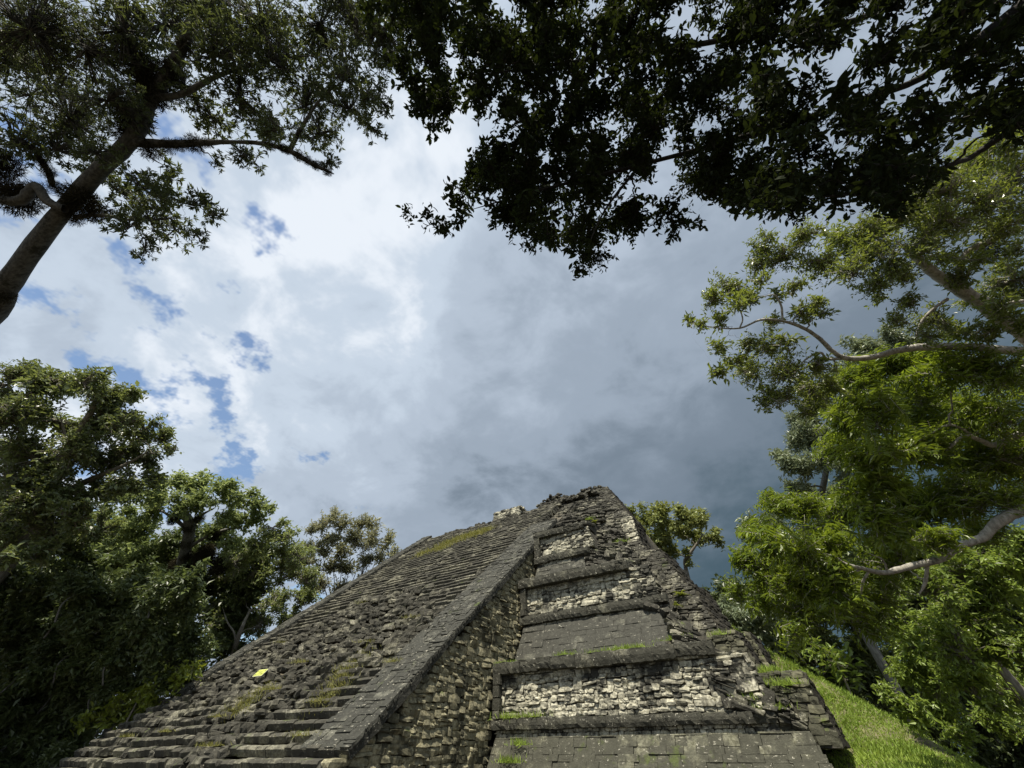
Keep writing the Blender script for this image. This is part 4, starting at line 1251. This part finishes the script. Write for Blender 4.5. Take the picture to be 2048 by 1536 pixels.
D9 = 36
b9 = pb([(215, 1010, 30), (245, 1030, 30), (265, 990, 26), (305, 980, 34), (350, 972, 34), (395, 972, 34), (440, 985, 36), (480, 1000, 30), (515, 1015, 24), (538, 1018, 14), (460, 1030, 36), (410, 1010, 36), (350, 1010, 36), (300, 1020, 36), (260, 1070, 34), (225, 1070, 34), (200, 1040, 24), (500, 1045, 26), (440, 1060, 30), (290, 1060, 24), (460, 1090, 26), (230, 1120, 36), (280, 1110, 30), (180, 1090, 36)], D9, 1.8, 23)
q5 = at(340, 1160, D9)
tr = ground_trunk(q5, 0.42, -1.5, 0) + [(q5, 0.36), (at(362, 1125, D9), 0.38), (at(376, 1080, D9), 0.46), (at(378, 1045, D9), 0.42), (at(366, 1020, D9), 0.25)]
tree('umbrella_tree', 'flat-topped tree with a dark moss-hung trunk left of the staircase', (q5[0] - 1.5, q5[1], 0), tr,
     [pl_([(378, 1050, 7), (400, 1032, 6), (430, 1015, 3)], D9), pl_([(375, 1060, 6), (345, 1035, 6), (310, 1015, 3)], D9), pl_([(372, 1100, 7), (410, 1075, 6), (450, 1060, 5), (480, 1055, 3)], D9)], b9, 0.42, 'bark_dark', 'leaf_l2', 'spray', 1.7, 'diamond', 0, None, False, 0.45, 0.2,
     [(at(x, y, D9), r * D9 / FPX) for x, y, r in ((376, 1085, 13), (379, 1055, 14), (360, 1030, 12), (398, 1036, 11), (345, 1040, 11), (375, 1110, 12), (430, 1070, 13), (460, 1085, 12), (410, 1110, 22), (440, 1130, 20), (395, 1140, 18), (350, 1130, 14))], 0.8, 7, 0.5, 0.1)

D10 = 37
b10 = pb([(545, 1055, 26), (575, 1075, 26), (520, 1090, 34), (565, 1110, 36), (600, 1120, 30), (470, 1125, 34), (510, 1140, 40), (450, 1160, 26), (560, 1160, 40), (610, 1160, 30), (440, 1200, 30), (490, 1200, 36), (545, 1210, 36), (600, 1200, 30), (430, 1245, 26), (580, 1240, 30), (520, 1250, 30), (620, 1190, 20), (540, 1290, 24), (500, 1300, 20)], D10, 1.5, 25)
q5 = at(462, 1320, D10 - 1)
tree('slender_tree', 'leafy tree with a slim forked pale trunk beside the staircase edge', (q5[0], q5[1], 0), ground_trunk(q5, 0.26) + [(q5, 0.25), (at(473, 1285, D10 - 1), 0.23), (at(486, 1250, D10 - 1), 0.16), (at(500, 1220, D10), 0.1)],
     [pl_([(472, 1290, 3.6), (468, 1265, 3.2), (455, 1245, 2.4), (445, 1215, 1.5)], D10 - 1)], b10, 0.38, 'bark_pale', 'leaf_l4', 'spray', 1.35, 'diamond', 0, None, True, 0.42, 0.25, (), 0.8, 7, 0.5, 0.08)

D11 = 45
b11 = pb([(625, 1065, 16), (640, 1050, 20), (665, 1040, 20), (690, 1050, 22), (720, 1045, 22), (745, 1055, 20), (655, 1075, 26), (700, 1080, 28), (740, 1085, 26), (770, 1085, 20), (790, 1105, 14), (640, 1100, 22), (690, 1110, 24), (760, 1115, 18), (620, 1095, 18), (735, 1120, 18), (610, 1130, 22), (650, 1140, 26), (690, 1145, 26), (725, 1140, 22), (640, 1170, 22), (675, 1175, 20), (605, 1160, 20), (785, 1120, 14)], D11, 1.2, 27)
q5 = at(665, 1215, D11)
fan = [pl_([(660 + k * 4, 1210, 1.6), (640 + k * 14, 1150, 1.2), (618 + k * 21, 1085, 0.7)], D11 + (k % 3) * 0.5) for k in range(8)]
tree('fan_stemmed_tree', 'small airy tree with many thin stems fanning up above the left balustrade', (q5[0], q5[1], 0), ground_trunk(q5, 0.22) + [(q5, 0.2), (at(668, 1195, D11), 0.14)], fan, b11, 0.42, 'bark_mid', 'leaf_l3', 'spray', 1.25, 'diamond', 0, None, True, 0.34, 0.0, (), 0.6, 7, 0.7, 0.07)

b12 = pb([(120, 1080, 50), (170, 1130, 46), (110, 1160, 55), (40, 1150, 60), (200, 1190, 46), (260, 1180, 40), (160, 1240, 50), (70, 1240, 60), (240, 1250, 46), (10, 1220, 40), (120, 1310, 56), (40, 1330, 60), (220, 1310, 40)], 29, 1.6, 29)
q5 = at(110, 1260, 29)
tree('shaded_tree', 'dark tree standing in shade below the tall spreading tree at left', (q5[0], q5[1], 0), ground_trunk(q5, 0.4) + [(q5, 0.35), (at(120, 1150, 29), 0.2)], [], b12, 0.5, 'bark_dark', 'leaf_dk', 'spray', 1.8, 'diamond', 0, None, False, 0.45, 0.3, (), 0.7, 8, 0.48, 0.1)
b13 = pb([(280, 1160, 30), (320, 1170, 34), (300, 1210, 36), (350, 1200, 30), (270, 1240, 34), (330, 1250, 36), (290, 1290, 36), (370, 1250, 26), (350, 1290, 30), (400, 1290, 24), (390, 1330, 22), (240, 1290, 30), (430, 1290, 20), (300, 1330, 30)], 33, 1.4, 31)
q5 = at(310, 1290, 33)
tree('soft_leaved_tree', 'soft dull-green tree under the flat-topped one, left of the stairs', (q5[0], q5[1], 0), ground_trunk(q5, 0.3) + [(q5, 0.26), (at(310, 1200, 33), 0.15)], [], b13, 0.45, 'bark_dark', 'leaf_l1', 'pinnate', 1.7, 'diamond', 0, None, False, 0.3, 0.35, (), 0.8, 8, 0.48, 0.1)


# shrubs
def shrub(label, spots, depth, leaf_m, leaf, style, cover, name='shrub', kind='oval', wr=0.45, single=0):
    b = pb(spots, depth, 0.5, 33)
    c = np.mean([x[0] for x in b], axis=0)
    tree(name, label, (c[0], c[1], 0), [(np.array([c[0], c[1], -0.1]), 0.09), (np.array([c[0], c[1], c[2] * 0.5]), 0.07), (c, 0.04)], [], b, leaf_m, 'bark_mid', leaf, style, cover, kind, single, None, True, wr, 0.3, (), 0.9, 6, 0.5, 0.03, 'shrub')


shrub('bright yellow-green shrub at the foot of the stairs, lower left', [(165, 1447, 14), (185, 1432, 18), (215, 1425, 20), (240, 1410, 22), (275, 1400, 24), (300, 1385, 26), (330, 1365, 26), (355, 1350, 22), (385, 1340, 18), (310, 1410, 22), (260, 1432, 20), (205, 1450, 14), (350, 1385, 20)], 24.5, 0.36, 'leaf_sh', 'loose', 1.15)
shrub('broad-leaved plant with large pale green leaves above the grassy bank', [(1625, 1310, 16), (1650, 1300, 18), (1680, 1312, 18), (1700, 1325, 16), (1660, 1330, 18), (1690, 1350, 14), (1705, 1362, 8)], 20.5, 0.5, 'leaf_r4', 'loose', 1.1, 'broad_leaved_plant', 'oval', 0.42, 60)

# the wood behind, read as one mass of leaves on each side
def wood(name, label, spots, depth, leaf_m, leaf, cover, seed):
    b = pb(spots, depth, 1.2, seed)
    rng = np.random.default_rng(seed)
    LP, LD, LN, LL, LW, TA, TB, LT = crown(b, leaf_m, 'spray', cover, rng, 0.7, 8, 0.3, 0.5, 0.45)
    V, F, R = leaf_arrays(LP, LD, LN, LL, LW, 'diamond', LT)
    geo = []
    for c, r, zc in b[::2]:
        P, Rr = smooth_line([c - [0, 0, min(c[2], 1.6)], c - [rng.normal(0, .3), rng.normal(0, .3), 0.7], c], [0.05, 0.04, 0.02], 4)
        geo.append(tube(P, Rr, 5))
    Vt, Ft = join_geo(geo)
    me = mk_mesh(name, np.concatenate([V, Vt]), [F, Ft + len(V)], np.concatenate([R, np.full(len(Vt), 0.1)]))
    me.materials.append(M[leaf]); me.materials.append(M['bark_dark'])
    mi = np.zeros(len(F) + len(Ft), np.int32); mi[len(F):] = 1
    me.polygons.foreach_set('material_index', mi)
    o = link(name, me); o['kind'] = 'stuff'; o['label'] = label; o['category'] = 'undergrowth'
    return o


rw = random.Random(8)
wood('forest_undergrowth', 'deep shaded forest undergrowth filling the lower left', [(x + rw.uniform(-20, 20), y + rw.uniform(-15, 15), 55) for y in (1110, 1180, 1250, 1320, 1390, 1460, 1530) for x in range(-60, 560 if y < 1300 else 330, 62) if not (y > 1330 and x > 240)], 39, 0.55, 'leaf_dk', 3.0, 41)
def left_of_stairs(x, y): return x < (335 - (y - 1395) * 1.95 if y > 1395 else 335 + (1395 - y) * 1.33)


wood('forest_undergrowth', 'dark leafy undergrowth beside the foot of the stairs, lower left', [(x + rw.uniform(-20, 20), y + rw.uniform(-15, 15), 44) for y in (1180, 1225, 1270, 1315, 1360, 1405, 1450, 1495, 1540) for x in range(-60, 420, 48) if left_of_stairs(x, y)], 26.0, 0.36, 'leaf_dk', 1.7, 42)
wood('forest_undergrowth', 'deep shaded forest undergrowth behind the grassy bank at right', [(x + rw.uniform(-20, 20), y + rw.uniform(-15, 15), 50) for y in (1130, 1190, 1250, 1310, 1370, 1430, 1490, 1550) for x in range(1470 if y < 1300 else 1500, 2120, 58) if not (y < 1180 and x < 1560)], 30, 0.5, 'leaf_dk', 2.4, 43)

# ------------------------------------------------------------------ grassy bank right of the pyramid
crest = [aty(1380, 1200, 36), aty(1440, 1236, 34), aty(1520, 1288, 31.5), aty(1620, 1350, 29.5), aty(1730, 1410, 27.8), aty(1840, 1466, 26.2), aty(1960, 1534, 24.6), aty(2080, 1590, 23.5)]
foot = []
for k, c in enumerate(crest):
    t = k / (len(crest) - 1)
    foot.append(np.array([-5.0 + 9.5 * t, 20.6 - 4.0 * t, 1.5 - 1.3 * t]) if k else np.array([-5.2, 21.2, 1.8]))
C_ = np.array(crest); F0 = np.array(foot)
nu, nv = 70, 60
us = np.linspace(0, len(crest) - 1, nu)
ci = np.stack([np.interp(us, np.arange(len(crest)), C_[:, k]) for k in range(3)], 1)
fi = np.stack([np.interp(us, np.arange(len(crest)), F0[:, k]) for k in range(3)], 1)
rows = []
for v in np.linspace(0, 1.5, nv):
    if v <= 1: e = fi + (ci - fi) * v; e[:, 2] = fi[:, 2] + (ci[:, 2] - fi[:, 2]) * v ** 1.7; rows.append(e)
    else:
        e = ci + np.array([1.6, 7.0, 0]) * (v - 1) * 2; e[:, 2] = ci[:, 2] * (1 - ((v - 1) / 0.5) ** 1.5); rows.append(e)
BP = np.array(rows).reshape(-1, 3)
BP[:, 2] += (fbm(BP, 0.6, 4) - 0.47) * 0.35
i = np.arange(nv - 1)[:, None] * nu + np.arange(nu - 1)[None, :]
BF = np.stack([i, i + 1, i + 1 + nu, i + nu], -1).reshape(-1, 4)
structure('grassy_bank', BP, BF, M['earth'], smooth=True)


def grass_on(V, F, count, length, rng, mask=None, lean=0.5):
    tri = V[F]
    a = tri[:, 1] - tri[:, 0]; b = tri[:, 3] - tri[:, 0]
    nn = np.cross(a, b); area = np.linalg.norm(nn, axis=1)
    # favour what the camera sees large
    cen = tri.mean(1); px, py, zc = project(cen)
    wgt = area / np.maximum(zc, 3) ** 1.2 * ((px > 1300) & (px < 2150) & (py < 1620))
    k = rng.choice(len(F), count, p=wgt / wgt.sum())
    u, v = rng.random((count, 1)), rng.random((count, 1))
    P = tri[k, 0] + a[k] * u + b[k] * v
    N_ = nn[k] / area[k][:, None]; N_ = np.where(N_[:, 2:3] < 0, -N_, N_)
    D = N_ * 0.5 + [0, 0, 0.5] + rng.normal(0, lean, (count, 3))
    L = length * rng.uniform(0.5, 1.5, count) * (0.6 + 0.9 * vnoise(P, 0.8))
    return P, D, rng.normal(0, 1, (count, 3)), L


rg = np.random.default_rng(77)
P, Dd, Nn, L = grass_on(BP, BF, 110000, 0.15, rg)
patch = fbm(P, 0.55, 3)
keep_ = rg.random(len(P)) < np.clip((patch - 0.24) * 5.0, 0.12, 1.0)
tn = np.clip(0.75 * vnoise(P + 50, 0.7) + 0.35 * rg.random(len(P)) - 0.05, 0, 0.999)
P, Dd, Nn, L, tn, patch = P[keep_], Dd[keep_], Nn[keep_], L[keep_], tn[keep_], patch[keep_]
L = L * np.clip(0.35 + 1.6 * patch, 0.4, 1.5)
h_ = len(P) // 2
g1 = leaf_arrays(P[:h_], Dd[:h_], Nn[:h_], L[:h_], L[:h_] * 0.14, 'blade', tn[:h_])
# creeping broad-leaved cover between the blades
g2 = leaf_arrays(P[h_:], Dd[h_:] * [1, 1, 0.35] + rg.normal(0, 0.5, (len(P) - h_, 3)), Nn[h_:] + [0, 0, 1.5], L[h_:] * 0.6, L[h_:] * 0.34, 'diamond', tn[h_:])
V = np.concatenate([g1[0], g2[0]]); F = np.concatenate([g1[1], g2[1] + len(g1[0])]); R = np.concatenate([g1[2], g2[2]])
structure('bank_grass', V, F, M['grass'], R, kind='stuff', label='bright sunlit grass covering the bank right of the pyramid', cat='grass')


# grass tufts on stairs and ledges
def tufts(name, label, spots, mat, length, seed):
    rg = np.random.default_rng(seed); A = []
    for (c, rx, ry, n_) in spots:
        q = rg.normal(0, 0.5, (n_, 2))
        P = np.stack([c[0] + q[:, 0] * rx, c[1] + q[:, 1] * ry, c[2] + q[:, 1] * ry * (SL if ry > 0.5 else 0.1)], 1)
        D = rg.normal(0, 0.45, (n_, 3)) + [0, -0.25, 0.8]
        L = length * rg.uniform(0.4, 1.4, n_)
        A.append((P, D, rg.normal(0, 1, (n_, 3)), L))
    P, D, N_, L = [np.concatenate(z) for z in zip(*A)]
    V, F, R = leaf_arrays(P, D, N_, L, L * 0.1, 'blade')
    structure(name, V, F, M[mat], R, kind='stuff', label=label, cat='grass')


def on_stairs(px, py):
    d_ = ray(px, py); t = SL * Y0 / (SL * d_[1] - d_[2])
    return EYE + d_ * t + np.array([0, 0, 0.12])


sp = [(on_stairs(x, y), rx, ry, n_) for x, y, rx, ry, n_ in ((700, 1335, 0.9, 0.9, 500), (680, 1360, 0.8, 0.8, 420), (660, 1395, 0.7, 0.8, 380), (640, 1410, 0.5, 0.5, 160), (790, 1330, 0.6, 0.5, 200), (505, 1398, 1.2, 0.7, 420), (480, 1420, 1.0, 0.6, 320), (540, 1385, 0.9, 0.5, 260), (440, 1440, 0.9, 0.4, 180), (250, 1480, 0.6, 0.3, 120), (330, 1470, 0.8, 0.3, 120), (730, 1290, 0.7, 0.5, 140), (820, 1240, 0.7, 0.4, 90), (600, 1330, 0.8, 0.5, 150), (560, 1290, 0.5, 0.4, 80), (720, 1210, 0.6, 0.4, 60), (420, 1500, 1.0, 0.3, 140), (600, 1480, 0.9, 0.3, 140))]
tufts('stair_grass', 'weedy grass growing in patches between the broken steps', sp, 'drygrass', 0.17, 51)
sp = [(on_stairs(x, y), rx, ry, n_) for x, y, rx, ry, n_ in ((900, 1088, 2.0, 0.8, 700), (935, 1075, 2.2, 0.9, 900), (960, 1068, 1.5, 0.8, 600), (880, 1100, 1.4, 0.6, 350), (845, 1110, 1.0, 0.6, 240))]
tufts('summit_grass', 'yellow-green grass strip near the top left of the staircase', sp, 'drygrass', 0.35, 52)
sp = []
for x, y, Y, rx, ry, n_ in ((1225, 1088, 27.6, 0.9, 0.3, 500), (1180, 1040, 29.6, 0.5, 0.3, 220), (1020, 1332, 20.6, 0.9, 0.25, 380), (1000, 1335, 20.5, 0.5, 0.25, 220), (1130, 1312, 21.6, 0.7, 0.3, 160), (1250, 1300, 22.0, 1.1, 0.3, 420), (1200, 1308, 21.8, 0.7, 0.3, 200), (1015, 1436, 20.3, 0.8, 0.15, 260), (1060, 1434, 20.3, 0.8, 0.15, 140), (1530, 1345, 21.4, 0.7, 0.5, 420), (1510, 1370, 20.9, 0.6, 0.5, 320), (1570, 1370, 20.8, 0.6, 0.4, 240), (1500, 1400, 20.6, 0.6, 0.4, 260), (1540, 1420, 20.5, 0.6, 0.3, 220), (1040, 1490, 20.0, 0.5, 0.4, 200), (1020, 1525, 19.8, 0.6, 0.4, 300), (1440, 1270, 22.1, 0.4, 0.2, 120), (1450, 1330, 21.4, 0.3, 0.5, 120), (1345, 1280, 22.0, 0.7, 0.2, 120), (1100, 1080, 25.6, 0.6, 0.2, 80)):
    p = aty(x, y, Y); sp.append((p, rx, ry * 0.4 + 0.1, n_))
tufts('ledge_grass', 'green grass and weeds sprouting along the pyramid ledges and corner', sp, 'grass', 0.24, 53)


# ferns on the corner
def fern(label, p, n_fr, L, seed):
    rg = np.random.default_rng(seed)
    root = thing('fern', label, 'fern', p)
    for k in range(n_fr):
        a = rg.uniform(0, 6.28); el = rg.uniform(0.2, 1.1)
        d_ = np.array([math.cos(a) * math.cos(el), math.sin(a) * math.cos(el) - 0.3, math.sin(el)])
        t = np.linspace(0, 1, 12)[:, None]
        ln = L * rg.uniform(0.7, 1.2)
        C = np.asarray(p) + d_ * t * ln + np.array([0, 0, -0.55]) * ln * t ** 2
        T = np.gradient(C, axis=0); S = unit(np.cross(T, [0, 0, 1.0]))
        Ps, Ds = [], []
        for s in (-1, 1): Ps.append(C[1:]); Ds.append(S[1:] * s + unit(T[1:]) * 0.5)
        Ps = np.concatenate(Ps); Ds = np.concatenate(Ds); LL = np.tile(ln * 0.28 * (1 - 0.75 * t[1:, 0]), 2)
        V, F, R = leaf_arrays(Ps, Ds, np.tile([0, 0, 1.0], (len(Ps), 1)) + rg.normal(0, 0.2, (len(Ps), 3)), LL, LL * 0.4, 'diamond')
        part('frond', V, F, M['leaf_sh'], root, root, R)


fern('green fern on the pyramid corner just below the dark side slab', aty(1362, 1190, 24.4), 16, 0.55, 61)
fern('smaller fern lower on the ruined corner, left of the mossy blocks', aty(1352, 1212, 24.0), 10, 0.42, 62)
fern('fern clinging to rubble near the pyramid top', aty(1190, 1043, 29.3), 9, 0.45, 63)

# ------------------------------------------------------------------ warning sign on the steps
c = on_stairs(523, 1361) + np.array([0, -0.22, 0.20])
sg = thing('warning_sign', 'small yellow sign board with pale border lying on the broken steps', 'sign', c)
Xs = nrm([1, 0.05, 0.0]); Ys = nrm(np.array([-0.25, 0.62, 0.62])); Ys = nrm(Ys); Zs = nrm(np.cross(Xs, Ys))
Rm = np.stack([Xs, Ys, Zs], 1)


def sign_box(name, u, v, hu, hv, z, hz, mat):
    V, F = box_mesh((0, 0, 0), hu, hv, hz)
    V = (V + [u, v, z]) @ Rm.T + c
    part(name, V, F, M[mat], sg, sg)


sign_box('border', 0, 0, 0.40, 0.27, 0.0, 0.012, 'sign_border')
sign_box('board', 0, 0, 0.375, 0.245, 0.006, 0.012, 'sign')
for (u, v, hu, hv) in ((-0.29, -0.14, 0.04, 0.05), (-0.28, 0.13, 0.035, 0.03), (0.29, 0.15, 0.04, 0.035), (0.24, -0.12, 0.05, 0.05), (-0.02, 0.02, 0.10, 0.012), (0.0, -0.04, 0.12, 0.012), (0.02, 0.08, 0.08, 0.012)):
    sign_box('mark', u, v, hu, hv, 0.018, 0.003, 'sign_mark')
for s in (-0.3, 0.3):
    sign_box('support_stake', s, -0.02, 0.02, 0.22, -0.06, 0.05, 'bark_mid')
